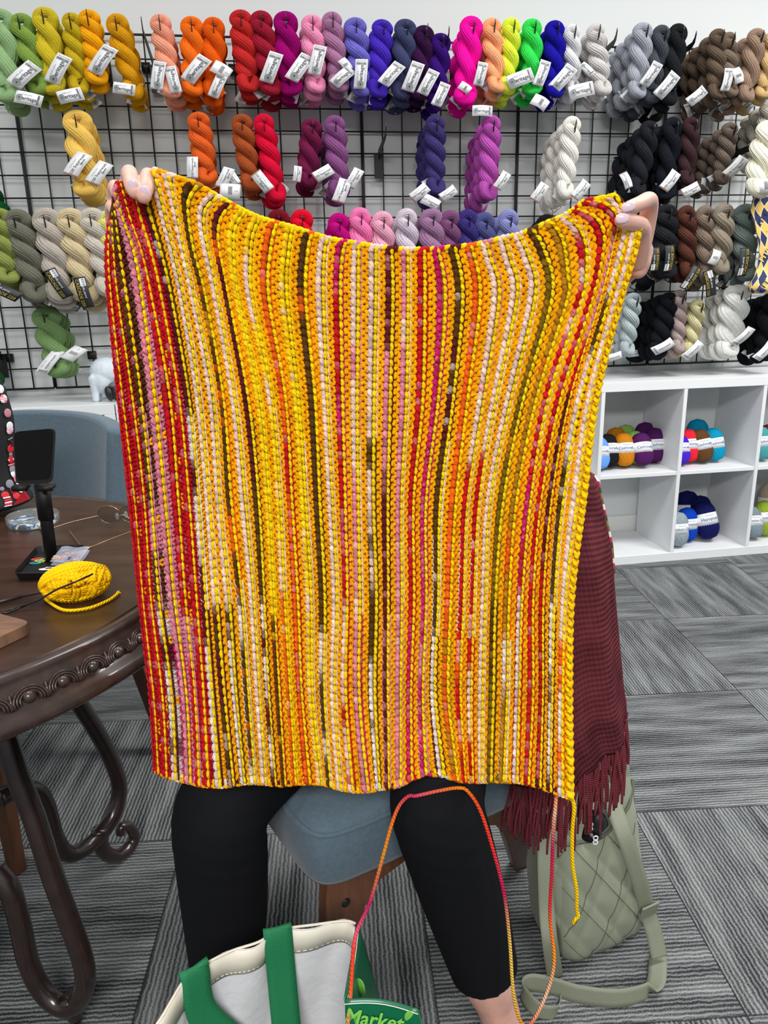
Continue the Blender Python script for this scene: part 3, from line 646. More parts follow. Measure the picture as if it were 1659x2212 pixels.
# ================================================================== TABLE
TX, TY, TR = -.752, 1.028, .462
t = thing('round_table', 'round dark wood table with carved rim and scroll legs at left', 'table', (TX, TY, 0))
mtop = mat('dark_wood_top', (60, 40, 30), .30, var=.35, scale=6, coat=.0, spec=.35, stretch=(1, 6, 1), bump=.02, bscale=50)
mrim = mat('carved_dark_wood', (58, 44, 38), .3, var=.3, scale=60, coat=.3); mleg = mat('scroll_dark_wood', (42, 30, 27), .28, var=.3, scale=30, coat=.5)
m = MB(); m.lathe([(.001, .735), (TR-.03, .735), (TR-.012, .745), (TR-.014, .756), (TR-.018, .76), (TR-.03, .7595), (.001, .7595)], (TX, TY, 0), 128); m.build('tabletop', mtop, t, sharp=40)
m = MB(); m.lathe([(TR-.016, .754), (TR-.013, .7605), (TR-.006, .763), (TR+.001, .760), (TR+.003, .755), (TR+.001, .752), (TR+.004, .748), (TR+.006, .733), (TR+.013, .722), (TR+.018, .719), (TR+.022, .713), (TR+.022, .705), (TR+.016, .699), (TR+.004, .696), (TR-.03, .695), (TR-.04, .735)], (TX, TY, 0), 160, cap=False)
NE = 74
for k in range(NE):
    a = k/NE*2*PI; er = np.array([math.cos(a), math.sin(a), 0]); et = np.array([-math.sin(a), math.cos(a), 0]); up = nrm(np.array([0, 0, 1])-er*.55); c0 = np.array([TX, TY, .7335])+er*(TR+.009); out = nrm(er+np.array([0, 0, .55]))
    Rm = np.stack([et, up, out], 1); m.ell(c0, (.0078, .0072, .0068), Rm, 10, 6)
    for rr in (.0118, .0152, .0185):
        P = [c0+et*rr*math.cos(b)+up*(rr*.82*math.sin(b)-.004)+out*.001 for b in np.linspace(-.25, PI+.25, 11)]; m.tube(P, .0014, 5)
    c1 = c0+(np.array([TX, TY, .7335])+np.array([math.cos(a+PI/NE), math.sin(a+PI/NE), 0])*(TR+.009)-c0)*1.0; m.tube([c1-up*.008+out*.001, c1+up*.008+out*.001], .0018, 5)
m.build('carved_rim', mrim, t)
def plane_pts(pts, ang):
    a = math.radians(ang); d = np.array([math.cos(a), math.sin(a), 0]); n = np.array([-d[1], d[0], 0]); C = np.array([-.75, 1.02, 0]); o = []
    for x, y in pts:
        q = ray(x, y); tt_ = ((C-CP)@n)/(q@n); P = CP+q*tt_; o.append((float((P-C)@d), P[2]))
    return o
LA = plane_pts([(145, 1485), (200, 1565), (240, 1640), (258, 1700), (245, 1760), (200, 1820), (150, 1845), (120, 1810), (100, 1740), (75, 1705), (30, 1710), (0, 1725)], 60)
LA = [(.16, .70), (.20, .62), (.26, .51)]+LA
LF = plane_pts([(214, 1790), (222, 1835), (250, 1850), (280, 1835), (290, 1806), (278, 1785), (263, 1787), (260, 1803)], 60)
LB = plane_pts([(10, 1590), (40, 1680), (75, 1770), (110, 1880), (150, 1990), (178, 2070), (184, 2120), (165, 2168), (130, 2172), (92, 2140), (62, 2080), (42, 1990), (20, 1920), (-10, 1880)], -15)
LB = [(.17, .70), (.18, .62)]+LB
def scroll_leg(prof, foot, ang, top=True):
    a = math.radians(ang); d = np.array([math.cos(a), math.sin(a), 0]); C = np.array([-.75, 1.02, 0]); m = MB()
    f3 = lambda pr: np.array([C+d*r+np.array([0, 0, max(z, .018)]) for r, z in pr])
    m.tube(spl(f3(prof), 8), .0165, 14)
    q = spl(f3(foot), 8); m.tube(q, np.linspace(.0165, .009, len(q)), 14)
    if top:
        r0 = prof[0][0]+.01
        q = spl(f3([(r0+.012, .66), (r0+.02, .60), (r0+.045, .575), (r0+.078, .59), (r0+.085, .625), (r0+.065, .65), (r0+.045, .645)]), 8); m.tube(q, np.linspace(.017, .011, len(q)), 14)
    return m.build('leg', mleg, t)
FB = [(r-.10, z) for r, z in LF]
scroll_leg(LA, LF, 60, False); scroll_leg(LB, [(.232, .06), (.236, .04), (.238, .02), (.239, .018)], -15)
LC = [(r*.86, z) for r, z in LA]; scroll_leg(LC, [(r*.9, z) for r, z in LF], 150); scroll_leg(LC, [(r*.9, z) for r, z in LF], 240)
m = MB(); m.lathe([(.05, .02), (.06, .24), (.04, .3), (.035, .5), (.06, .62), (.22, .68), (.24, .695)], (-.75, 1.02, 0), 32); m.build('centre_post', mleg, t)
# ------------------------------------------------------------------ things on the table
ZT = .7601
# phone stand
bp_ = atz(105, 1238, ZT); D0 = bp_[1]; t = thing('phone_stand', 'black phone stand with square tray base on the round table', 'phone stand', bp_)
mst = mat('matte_black', (17, 17, 18), .5, spec=.3); mpad = mat('rubber_pad', (12, 13, 15), .9, spec=.2, bump=.1, scale=400)
pts = [atz(x, y, ZT) for x, y in ((30, 1256), (140, 1254), (188, 1192), (82, 1195))]; m = MB()
def rpoly(P, r=.012, n=5):
    out = []; P = [np.asarray(q, float) for q in P]
    for i in range(len(P)):
        a, b_, c = P[i-1], P[i], P[(i+1) % len(P)]; p0 = b_+nrm(a-b_)*r; p1 = b_+nrm(c-b_)*r
        for s_ in np.linspace(0, 1, n): out.append((1-s_)**2*p0+2*s_*(1-s_)*b_+s_*s_*p1)
    return out
base = rpoly(pts); cb = sum(base)/len(base); n = len(base)
def ring(s, z): return np.array([cb+(q-cb)*s+np.array([0, 0, z]) for q in base])
rings = [ring(.93, 0), ring(1.0, .012), ring(.985, .0125), ring(.93, .004)]
V = np.concatenate(rings); F = [(i*n+q, i*n+(q+1) % n, (i+1)*n+(q+1) % n, (i+1)*n+q) for i in range(3) for q in range(n)]+[tuple(range(n))[::-1], tuple(3*n+q for q in range(n))]
m.add(V, F); m.build('base_tray', mst, t, smooth=False)
foot = atz(112, 1212, ZT+.004); topp = aty(90, 1045, foot[1]-.005); Pp = [foot, foot*.4+topp*.6, topp]
m = MB(); m.tube([foot, topp], .0095, 12, flat=.7); m.tube([topp-(topp-foot)*.45, topp], .0115, 12, flat=.75); m.build('post', mst, t)
Dp = foot[1]-.012; pn = [aty(x, y, Dp+(.004 if y < 1000 else -.004)) for x, y in ((34, 1047), (112, 1043), (119, 925), (28, 933))]
o_ = rpoly(pn, .009, 5); fw_ = nrm(np.cross(pn[1]-pn[0], pn[3]-pn[0])); n = len(o_)
def plate(o_, a, b): return np.array([q+fw_*a for q in o_]+[q+fw_*b for q in o_]), [tuple(range(n))[::-1], tuple(range(n, 2*n))]+[(i, (i+1) % n, n+(i+1) % n, n+i) for i in range(n)]
m = MB(); m.add(*plate(o_, -.0035, .0)); 
c_ = sum(o_)/n; m.build('cradle', mst, t, smooth=False)
m = MB(); m.add(*plate([c_+(q-c_)*.92+np.array([0, 0, .003]) for q in o_], 0, .0012)); m.build('rubber_pad', mpad, t, smooth=False)
for xa, xb in ((27, 58), (84, 113)):
    m = MB(); A_, B_ = aty(xa, 1056, Dp-.010), aty(xb, 1054, Dp-.010); m.tube([A_, B_], .0045, 10); m.box((A_+B_)/2+np.array([0, .007, .001]), (np.linalg.norm(B_-A_), .014, .004)); m.build('hook', mst, t)
# stitch markers on the tray
for cname, c, x, y, a in (('red', (206, 60, 50), 80, 1208, 20), ('yellow', (214, 196, 60), 86, 1212, -20), ('green', (60, 180, 110), 95, 1209, 35), ('teal', (10, 150, 160), 77, 1216, 10)):
    P0 = atz(x, y, ZT+.0055); ring_ = [P0+Rz(math.radians(a))@np.array([.008*math.cos(q), .004*math.sin(q)*(1+.3*math.cos(q)), 0]) for q in np.linspace(0, 2*PI, 20, endpoint=False)]
    m = MB(); m.tube(ring_, .0009, 6, closed=True); tag(m.build('stitch_marker', mat('marker_'+cname, c, .35)), f'{cname} plastic stitch marker lying on the phone stand tray', 'stitch marker', 'stitch markers on the tray')
# die-cut sticker
P0 = atz(118, 1228, ZT+.0052); st = [P0+np.array([.020*math.cos(q)*(1+.18*math.sin(4*q)), .008*math.sin(q)*(1+.25*math.cos(5*q)), 0]) for q in np.linspace(0, 2*PI, 44, endpoint=False)]
t = thing('sticker', 'white die-cut sticker with dark and pink shapes on the tray edge', 'sticker', P0)
m = MB(); m.add(np.array(st+[q+np.array([0, 0, .0004]) for q in st]), [tuple(range(44))[::-1], tuple(range(44, 88))]+[(i, (i+1) % 44, 44+(i+1) % 44, 44+i) for i in range(44)]); m.build('sheet', mpaper, t, smooth=False)
m = MB()
for dx, dy, rx, ry, mi in ((-.009, .001, .005, .0024, 0), (.0, .003, .006, .001, 1), (.0, -.001, .006, .001, 1), (.011, .0, .004, .002, 0), (.003, -.003, .005, .0012, 0), (-.012, -.002, .002, .001, 1)): m.ell(P0+np.array([dx, dy, .0004]), (rx, ry, .0003), None, 12, 4, mi)
m.build('print', [mat('sticker_black', (30, 30, 34), .5), mat('sticker_pink', (206, 90, 110), .5)], t)
# bag of markers
t = thing('zip_bag', 'small clear plastic bag of coloured stitch markers leaning on the tray', 'bag', atz(150, 1205, ZT))
c4 = [aty(106, 1216, foot[1]-.035)+0, aty(168, 1222, foot[1]-.035), aty(193, 1187, foot[1]+.012), aty(132, 1186, foot[1]+.012)]
c4[0][2] = ZT+.016; c4[1][2] = ZT+.016; c4 = [np.array([q[0], q[1], z_]) for q, z_ in zip([atz(108, 1217, ZT+.014), atz(170, 1220, ZT+.012), atz(194, 1185, ZT+.02), atz(134, 1184, ZT+.024)], (ZT+.014, ZT+.012, ZT+.02, ZT+.024))]
G = np.array([[(c4[0]*(1-a)+c4[1]*a)*(1-b_)+(c4[3]*(1-a)+c4[2]*a)*b_+np.array([0, 0, .0015*math.sin(a*9)*math.sin(b_*7)+.002*math.sin(PI*a)*math.sin(PI*b_)]) for a in np.linspace(0, 1, 14)] for b_ in np.linspace(0, 1, 10)])
mcl = mat('clear_film', (210, 214, 228), .12, alpha=.32); m = MB(); m.grid(G+np.array([0, 0, .0025])); m.grid(G-np.array([0, 0, .003])); m.build('film', mcl, t)
m = MB(); cl = [(200, 50, 50), (220, 150, 60), (40, 60, 150), (60, 30, 110), (210, 190, 160), (30, 40, 90)]
for k in range(16):
    g = G[random.randint(2, 7), random.randint(2, 11)]; a = random.random()*PI; R_ = Rz(a)
    m.tube([g+R_@np.array([.009*math.cos(q), .0028*math.sin(q), 0]) for q in np.linspace(0, 2*PI, 14, endpoint=False)], .0008, 5, closed=True, mi=k % 6)
m.build('markers', [mat('bag_marker_%d' % i, c, .4) for i, c in enumerate(cl)], t)['kind'] = 'stuff'
# glass dish
P0 = atz(73, 1132, ZT); t = thing('glass_dish', 'round clear dish with swirled blue, cream and black resin on the table', 'dish', P0)
RD = .043; m = MB(); m.lathe([(.001, .0), (RD-.003, 0), (RD, .004), (RD+.001, .017), (RD-.001, .019), (RD-.003, .017), (RD-.004, .010), (.001, .0095)], P0, 56); m.build('dish', mat('clear_glass', (225, 232, 226), .03, alpha=.12, spec=.9), t, sharp=50)
mds = mat('resin_swirl', (30, 60, 120), .25, coat=.6); Ld = mds.node_tree.links; nn = nd(mds, 'ShaderNodeTexNoise'); nn.inputs['Scale'].default_value = 38; nn.inputs['Distortion'].default_value = 2.2; tcc = nd(mds, 'ShaderNodeTexCoord'); Ld.new(tcc.outputs['Object'], nn.inputs['Vector'])
rr = nd(mds, 'ShaderNodeValToRGB'); e = rr.color_ramp.elements; e[0].position = .36; e[0].color = lin((14, 18, 40))+[1]; e[1].position = .66; e[1].color = lin((222, 222, 180))+[1]
for ps, c in ((.45, (20, 36, 84)), (.5, (30, 130, 190)), (.54, (16, 22, 50)), (.58, (214, 220, 222))): q_ = rr.color_ramp.elements.new(ps); q_.color = lin(c)+[1]
Ld.new(nn.outputs['Fac'], rr.inputs[0]); Ld.new(rr.outputs[0], mds.node_tree.nodes['Principled BSDF'].inputs['Base Color'])
m = MB(); m.lathe([(.001, .0012), (RD-.005, .0012), (RD-.0045, .006), (RD-.006, .0088), (.001, .0088)], P0, 56); m.build('resin_fill', mds, t, sharp=50)
# eyeglasses
P0 = atz(235, 1135, ZT); t = thing('eyeglasses', 'thin metal-framed eyeglasses folded open on the table', 'glasses', P0)
mme = mat('gold_metal', (176, 148, 116), .25, .9); mln = mat('lens', (60, 66, 62), .05, alpha=.38, spec=.9)
h = atz(215, 1114, ZT+.016); tipa = atz(98, 1146, ZT+.004); k2 = atz(290, 1146, ZT+.014); tipb = atz(186, 1184, ZT+.004)
m = MB(); m.tube(spl([h, h*.5+tipa*.5+np.array([0, 0, .002]), tipa+np.array([.0, 0, .001]), atz(84, 1134, ZT+.004), atz(70, 1114, ZT+.004)], 6), .0011, 8); m.build('temple', mme, t)
m = MB(); m.tube(spl([k2, k2*.5+tipb*.5, tipb, atz(168, 1170, ZT+.004), atz(150, 1146, ZT+.004)], 6), .0011, 8); m.build('temple', mme, t)
for cx, cy, nm in ((236, 1112, 0), (283, 1110, 1)):
    c0 = atz(cx, cy, ZT+.021); dx = nrm(np.array([.9, -.25, 0])); dz = nrm(np.array([.15, -.35, .95])); C_ = [c0+dx*.0225*math.cos(q)+dz*.019*math.sin(q) for q in np.linspace(0, 2*PI, 32, endpoint=False)]
    m = MB(); m.add(np.array([c0]+C_), [(0, 1+i, 1+(i+1) % 32) for i in range(32)]); lz = m.build('lens', mln, t, smooth=False)
    m = MB(); m.tube(C_, .0007, 6, closed=True); m.build('rim', mme, lz)
    m = MB(); m.ell(c0+dx*(.013 if nm == 0 else -.013)+np.array([0, .006, -.004]), (.0035, .0015, .006)); m.build('nose_pad', mat('clear_pad', (210, 212, 210), .2, alpha=.6), t)
A_ = atz(254, 1118, ZT+.022); m = MB(); m.tube(spl([A_, A_+np.array([.006, 0, .004]), A_+np.array([.014, 0, .003]), A_+np.array([.02, -.002, -.002])], 5), .0009, 8); m.build('bridge', mme, t)
# small yellow ball of leftover yarn
myel = yarn_mat('table yarn', (255, 200, 12), ribs=3, tw=1.0, bump=.5); m = MB(); c0 = atz(168, 1290, ZT); c0[2] = ZT+.022
R_ = Rz(math.radians(18)); sc_ = (.040, .026, .0225)
for k in range(34):
    ax = nrm(np.array([random.uniform(-.25, .25), random.gauss(0, .5), random.gauss(0, .5)]) if k < 16 else np.array([random.gauss(0, .3), 1, random.gauss(0, .7)])); a = nrm(np.cross(ax, [.3, .2, 1])); b_ = np.cross(ax, a); sh = random.uniform(-.75, .75) if k < 16 else random.uniform(-.2, .2); rr_ = math.sqrt(max(.10, 1-sh*sh))*random.uniform(.86, 1.08)
    if k < 16: ax = nrm(np.array([1, random.uniform(-.35, .35), random.uniform(-.3, .3)])); a = nrm(np.cross(ax, [0, 0, 1])); b_ = np.cross(ax, a)
    P = [c0+R_@((ax*sh+(a*math.cos(q)+b_*math.sin(q))*rr_)*sc_) for q in np.linspace(0, 2*PI*.98, 36)]
    for e_ in range(2): m.tube([p_+R_@(ax*.0044*e_) for p_ in P], .0029, 8, uvk=220)
m.ell(c0, np.array(sc_)*.80, R_)
tail = spl([atz(96, 1290, ZT+.004), atz(108, 1302, ZT+.003), atz(140, 1318, ZT+.0025), atz(190, 1314, ZT+.0025), atz(232, 1298, ZT+.0025), atz(250, 1286, ZT+.0025), atz(256, 1279, ZT+.003)], 8); m.tube(tail, .0021, 8, uvk=220)
for dx, dy in ((258, 1276), (252, 1278), (261, 1281)): m.tube([tail[-1], atz(dx, dy, ZT+.004)], .0006, 5)
tag(m.build('yarn_ball', myel), 'small yellow ball of leftover yarn on the round table', 'yarn')
# circular needle
t = thing('circular_needle', 'black circular knitting needle with cable lying across the yellow yarn ball', 'knitting needle', atz(60, 1300, ZT))
m = MB(); m.tube([atz(-60, 1318, ZT+.004), atz(45, 1288, ZT+.004)], .0028, 10); m.tube([atz(45, 1288, ZT+.004), atz(95, 1278, ZT+.006), atz(104, 1276, ZT+.008)], [.0026, .002, .001], 10); m.build('needle', mat('needle_metal', (70, 62, 58), .35, .6), t)
m = MB(); m.tube(spl([atz(200, 1240, ZT+.047), atz(165, 1256, ZT+.047), atz(120, 1275, ZT+.032), atz(80, 1298, ZT+.012), atz(30, 1314, ZT+.003), atz(7, 1323, ZT+.002), atz(20, 1322, ZT+.002), atz(60, 1306, ZT+.004), atz(95, 1290, ZT+.006)], 8), .0012, 8); m.build('cable', mat('needle_cable', (20, 20, 22), .35), t)
# wooden board
cB0 = atz(72, 1366, ZT); d1 = nrm(atz(-60, 1330, ZT)-cB0); d2 = nrm(atz(-20, 1422, ZT)-cB0); d2 = nrm(d2-d1*(d1@d2)*.8)
t_ = rpoly([cB0+d1*.17, cB0, cB0+d2*.13, cB0+d1*.17+d2*.13], .014, 6); n = len(t_); m = MB()
mwb = mat('walnut_board', (122, 90, 70), .4, var=.3, scale=14, stretch=(1, 8, 1))
m.add(np.array(t_+[q+np.array([0, 0, .0135]) for q in t_]), [tuple(range(n))[::-1], tuple(range(n, 2*n))]+[(i, (i+1) % n, n+(i+1) % n, n+i) for i in range(n)])
tag(m.build('wooden_board', mwb, smooth=False), 'walnut wooden board with rounded corner at the front of the table', 'board')
# printed project bag
t = thing('project_bag', 'black fabric project bag printed with red and white knitting motifs on the table', 'bag', atz(-10, 1098, ZT))
DB = 1.36; ol = spl([(-8, 800, 0), (12, 850, 0), (26, 900, 0), (30, 945, 0), (34, 1000, 0), (50, 1045, 0), (66, 1072, 0), (62, 1084, 0), (30, 1094, 0)], 5)[:, :2]; G = []
bagP = []
for k, (x, y) in enumerate(ol):
    Pr = aty(x, y, DB); Pr[2] = max(Pr[2], ZT+.001); bagP.append(Pr); row = []; ww = .20; dd = .035+.045*k/len(ol)
    for j in range(29):
        a = j/28*2*PI; row.append(Pr+np.array([-ww/2*(1-math.cos(a)), -dd*math.sin(a)*(1+.08*math.sin(5*a+k*.3)), 0]))
    G.append(row)
mfab = MB(); mfab.grid(G, thick=.001)
G = np.array(G)
mr, mwt, mg2, mpk = mat('motif_red', (196, 30, 44), .8), mat('motif_white', (228, 226, 230), .8), mat('motif_grey', (130, 132, 142), .8), mat('motif_pink', (216, 110, 130), .8)
mm = MB()
def bagpt(x, y):
    k = int(np.argmin([abs(bagP[i][2]-aty(x, y, DB-.05)[2]) for i in range(len(bagP))])); Pq = aty(x, y, DB-.05); row = G[k]; j = int(np.argmin(np.abs(row[:15, 0]-Pq[0]))); 
    j = min(max(j, 1), 27); k = min(max(k, 1), len(bagP)-2); global NQ; NQ = nrm(np.cross(G[k][j+1]-G[k][j-1], G[k+1][j]-G[k-1][j])); NQ = NQ*(-1 if NQ[1] > 0 else 1); return row[j]+NQ*.0016
def blob(x, y, rx, ry, mi, a=0): 
    P = bagpt(x, y); m_ = .00100; Z_ = nrm(np.array([0, 0, 1])-NQ*NQ[2]); X_ = np.cross(-NQ, Z_)*-1; mm.ell(P, (rx*m_, .0012, ry*m_), np.stack([X_, -NQ, Z_], 1)@Ry(a), 14, 6, mi)
def rct(x, y, w_, h_, mi, a=0):
    P = bagpt(x, y); Z_ = nrm(np.array([0, 0, 1])-NQ*NQ[2]); X_ = np.cross(-NQ, Z_)*-1; mm.box(P, (w_*.00078, .0020, h_*.00078), np.stack([X_, -NQ, Z_], 1)@Ry(a), mi)
for (x, y) in ((18, 1003), (3, 1078), (17, 1085)):
    blob(x, y-6, 7, 7, 0); rct(x, y+2, 16, 3, 1); rct(x, y+6, 16, 5, 0); rct(x, y+9, 17, 2, 1); blob(x, y-16, 4, 4, 2)
for (x, y) in ((24, 1030), (26, 1040)): blob(x, y, 4, 8, 3, -.3)
for (x, y, c) in ((3, 905, 2), (6, 870, 3), (18, 895, 3), (14, 938, 1), (20, 930, 1), (6, 985, 0), (4, 1022, 2), (10, 1036, 1), (8, 1048, 2), (24, 1064, 1), (2, 935, 3), (3, 850, 1), (1, 865, 1)): blob(x, y, 7, 8, c, random.uniform(-.5, .5))
for (x, y) in ((9, 966), (14, 973)): mm.tube([bagpt(x, y)+np.array([.004*math.cos(q), 0, .005*math.sin(q)]) for q in np.linspace(0, 2*PI, 14, endpoint=False)], .0009, 5, closed=True, mi=0)
rgm = random.Random(11)
for kk2 in range(4, len(bagP)-4, 5):
    for jj in range(7, 15, 2):
        a_, b2_ = G[kk2][jj+1]-G[kk2][jj-1], G[kk2+1][jj]-G[kk2-1][jj]; NQ = nrm(np.cross(a_, b2_)); NQ = NQ*(-1 if NQ[1] > 0 else 1); Z_ = nrm(np.array([0, 0, 1])-NQ*NQ[2]); X_ = np.cross(-NQ, Z_)*-1
        P_ = G[kk2][jj]+NQ*.0016+Z_*rgm.uniform(-.006, .006); mi_ = rgm.randint(0, 3); rx_ = rgm.uniform(.006, .010); M3 = np.stack([X_, -NQ, Z_], 1)@Ry(rgm.uniform(-.6, .6))
        mm.ell(P_, (rx_, .0012, rx_*rgm.uniform(.7, 1.2)), M3, 14, 6, mi_); mm.box(P_-NQ*-.0006+Z_*.002, (rx_*1.5, .0024, .003), M3, (mi_+1) % 4)
rct(2, 960, 12, 2.5, 2, .3); rct(21, 1058, 8, 14, 1, .1); rct(8, 1066, 10, 14, 0); rct(9, 1066, 5, 6, 1)
base_n = mfab.n; mfab.v += mm.v; mfab.f += [tuple(i+base_n for i in f) for f in mm.f]; mfab.mi += [i+1 for i in mm.mi]; mfab.uv += mm.uv; mfab.col += mm.col; mfab.n += mm.n
mfab.build('printed_fabric', [mat('black_print_cloth', (15, 14, 17), .8, bump=.1, scale=300), mr, mwt, mg2, mpk], t)
m = MB(); c3 = [aty(29, 1092, DB-.085), aty(64, 1078, DB-.07), aty(50, 1060, DB-.082)]
for q in c3: q[2] = max(q[2], ZT+.004)
m.add(np.array(c3+[q+np.array([0, .003, 0]) for q in c3]), [(0, 1, 2), (5, 4, 3), (0, 3, 4, 1), (1, 4, 5, 2), (2, 5, 3, 0)]); m.build('red_corner', mat('red_felt', (200, 26, 44), .9), t, smooth=False)

# ================================================================== CHAIRS
mblue = mat('blue_grey_upholstery', (76, 94, 106), .9, var=.12, scale=160, bump=.25, bscale=900, sheen=.2); mwood = mat('walnut_leg', (92, 58, 38), .4, var=.25, scale=12, stretch=(6, 6, 1))
mbolt = mat('bolt_black', (18, 16, 16), .5)
def chair(label, cx, cy, yaw, W_=.46, Dp=.46, zs=.46, backh=.87, over=None):
    t = thing('dining_chair', label, 'chair', (cx, cy, 0), yaw); R_ = Rz(yaw); L_ = lambda x, y, z: np.array([cx, cy, 0])+R_@np.array([x, y, z])
    # seat cushion: rounded slab with a welt
    n = 120; th = np.linspace(0, 2*PI, n, endpoint=False)
    def sq(s, z, e=11.0, dome=0): return np.array([L_(s*W_/2*np.sign(math.cos(a))*abs(math.cos(a))**(2/e), s*Dp/2*np.sign(math.sin(a))*abs(math.sin(a))**(2/e), z) for a in th])
    rings = [sq(.86, zs-.10), sq(.97, zs-.095), sq(1.0, zs-.08), sq(1.0, zs-.05), sq(.995, zs-.022), sq(.96, zs-.006), sq(.88, zs), sq(.6, zs+.006), sq(.3, zs+.009), sq(.02, zs+.01)]
    V = np.concatenate(rings); F = [(i*n+q, i*n+(q+1) % n, (i+1)*n+(q+1) % n, (i+1)*n+q) for i in range(len(rings)-1) for q in range(n)]+[tuple(range(n))[::-1], tuple((len(rings)-1)*n+q for q in range(n))]
    m = MB(); m.add(V, F); m.tube(sq(.985, zs-.012), .0035, 6, closed=True); m.build('seat', mblue, t)
    # curved backrest
    G = []
    for k in range(11):
        z = zs-.02+(backh-zs+.02)*k/10; row = []
        for j in range(31):
            a = (j/30-.5)*1.25; R0 = (.43+.02*k/10)*W_/.5; row.append(L_(R0*math.sin(a), Dp/2-.39+R0*math.cos(a)*.92-.01+.05*k/10, z-.02*(abs(j/30-.5)*2)**3*(k/10)))
        G.append(row)
    m = MB(); m.grid(G, thick=-.05); o = m.build('backrest', mblue, t, sharp=60); bv = o.modifiers.new('b', 'BEVEL'); bv.width = .012; bv.segments = 3; bv.limit_method = 'ANGLE'
    for j in (3, 27):
        m = MB(); m.tube([np.array(G[k][j])-nrm(np.array(G[k][j])-L_(0, 0, G[k][j][2]))*.001 for k in range(11)], .003, 6); m.build('seam', mblue, t)
    # legs: slab with a curved bracket under the seat rail
    for sx in (-1, 1):
        for sy in (-1, 1):
            sp = .055; top = L_(sx*(W_/2-.055), sy*(Dp/2-.035), zs-.095); ft = L_(sx*(W_/2-.055+sp), sy*(Dp/2-.035+sp*.7), 0)
            if over and (sx, sy) in over: top, ft = over[sx, sy]
            Xd = R_@np.array([-sx, 0, 0.0]); ax = top-ft; h_ = np.linalg.norm(ax); Yd = ax/h_; Zd = nrm(np.cross(Xd, Yd)); Xd = nrm(np.cross(Yd, Zd))
            pl = [(-.014, 0), (.014, 0), (.022, h_*.55), (.026, h_*.72), (.036, h_*.84), (.06, h_*.93), (.11, h_*.985), (.11, h_), (-.026, h_), (-.026, h_*.9)]
            m = MB(); m.prism(pl, ft-Zd*.013, Xd, Yd, Zd, .026); lg = m.build('leg', mwood, t, smooth=False); bv = lg.modifiers.new('b', 'BEVEL'); bv.width = .002; bv.segments = 2; bv.limit_method = 'ANGLE'
            s_ = 1 if (Zd@(R_@np.array([0, sy, 0]))) > 0 else -1
            m = MB(); m.ell(ft+Yd*(h_-.045)+Xd*.004+Zd*s_*.013, (.007, .007, .002), np.stack([Xd, Yd, Zd], 1), 14, 4); m.build('bolt', mbolt, lg)
    return t
chair('blue grey upholstered chair with walnut legs that the knitter sits on', -.022, 1.132, math.radians(31), W_=.46, Dp=.46, zs=.47, over={(1, -1): (np.array([.185, 1.03, .375]), np.array([.262, 1.30, 0]))})
chair('blue grey upholstered chair with curved back pushed in behind the round table', -.90, 1.63, math.radians(-26), W_=.50, zs=.46)

# ================================================================== PERSON
person = thing('person', 'seated person in black capri leggings and burgundy fringed shawl holding up the striped knitting', 'person', (0, 1.0, 0))
PX = lambda x, y, D, r: (*aty(x, y, D), r)
p = MB()
# torso, neck, head
limb(p, [(-.02, 1.17, .56, .125), (-.015, 1.15, .68, .115), (-.005, 1.12, .80, .12), (.0, 1.09, .885, .10)])
limb(p, [(-.13, 1.085, .90, .058), (0, 1.08, .915, .075), (.13, 1.085, .90, .058)])
limb(p, [(0, 1.07, .94, .052), (0, 1.04, 1.0, .05)])
HCn = np.array([.0, 1.015, 1.085]); tilt = Rx(.35)
p.ell(HCn, (.07, .086, .095), tilt, 24, 16); p.ell(HCn+tilt@np.array([0, -.022, -.045]), (.052, .06, .06), tilt, 20, 12)
p.ell(HCn+tilt@np.array([0, -.088, -.012]), (.012, .017, .022), tilt); p.ell(HCn+tilt@np.array([0, -.08, -.052]), (.024, .012, .008), tilt)
p.ell(HCn+tilt@np.array([0, -.075, -.085]), (.022, .02, .018), tilt)
for sx in (-1, 1): p.ell(HCn+tilt@np.array([sx*.070, .005, -.01]), (.009, .018, .03), tilt)
# legs (her right leg is at the left of the photo)
hipL, hipR = np.array([-.11, 1.13, .545]), np.array([.09, 1.13, .545])
kL = aty(482, 1800, .85); kR = aty(945, 1785, .85); kL[2] = .49; kR[2] = .49
aL = aty(490, 2110, .85); aR = aty(1047, 2095, .87)
ftL = np.array([aL[0]-.0, .86, .08]); ftR = np.array([aR[0]+.03, .89, .08])
for hp, kn, an, ft in ((hipL, kL, aL, ftL), (hipR, kR, aR, ftR)):
    limb(p, [(*hp, .085), (*(hp*.5+kn*.5), .073), (*kn, .053), (*(kn*.6+an*.4+np.array([0, .012, 0])), .051), (*an, .040), (*(an*.45+ft*.55), .033), (*ft, .03)])
    limb(p, [(ft[0], ft[1]+.02, .035, .03), (ft[0], ft[1]-.06, .035, .034), (ft[0], ft[1]-.14, .028, .026)])
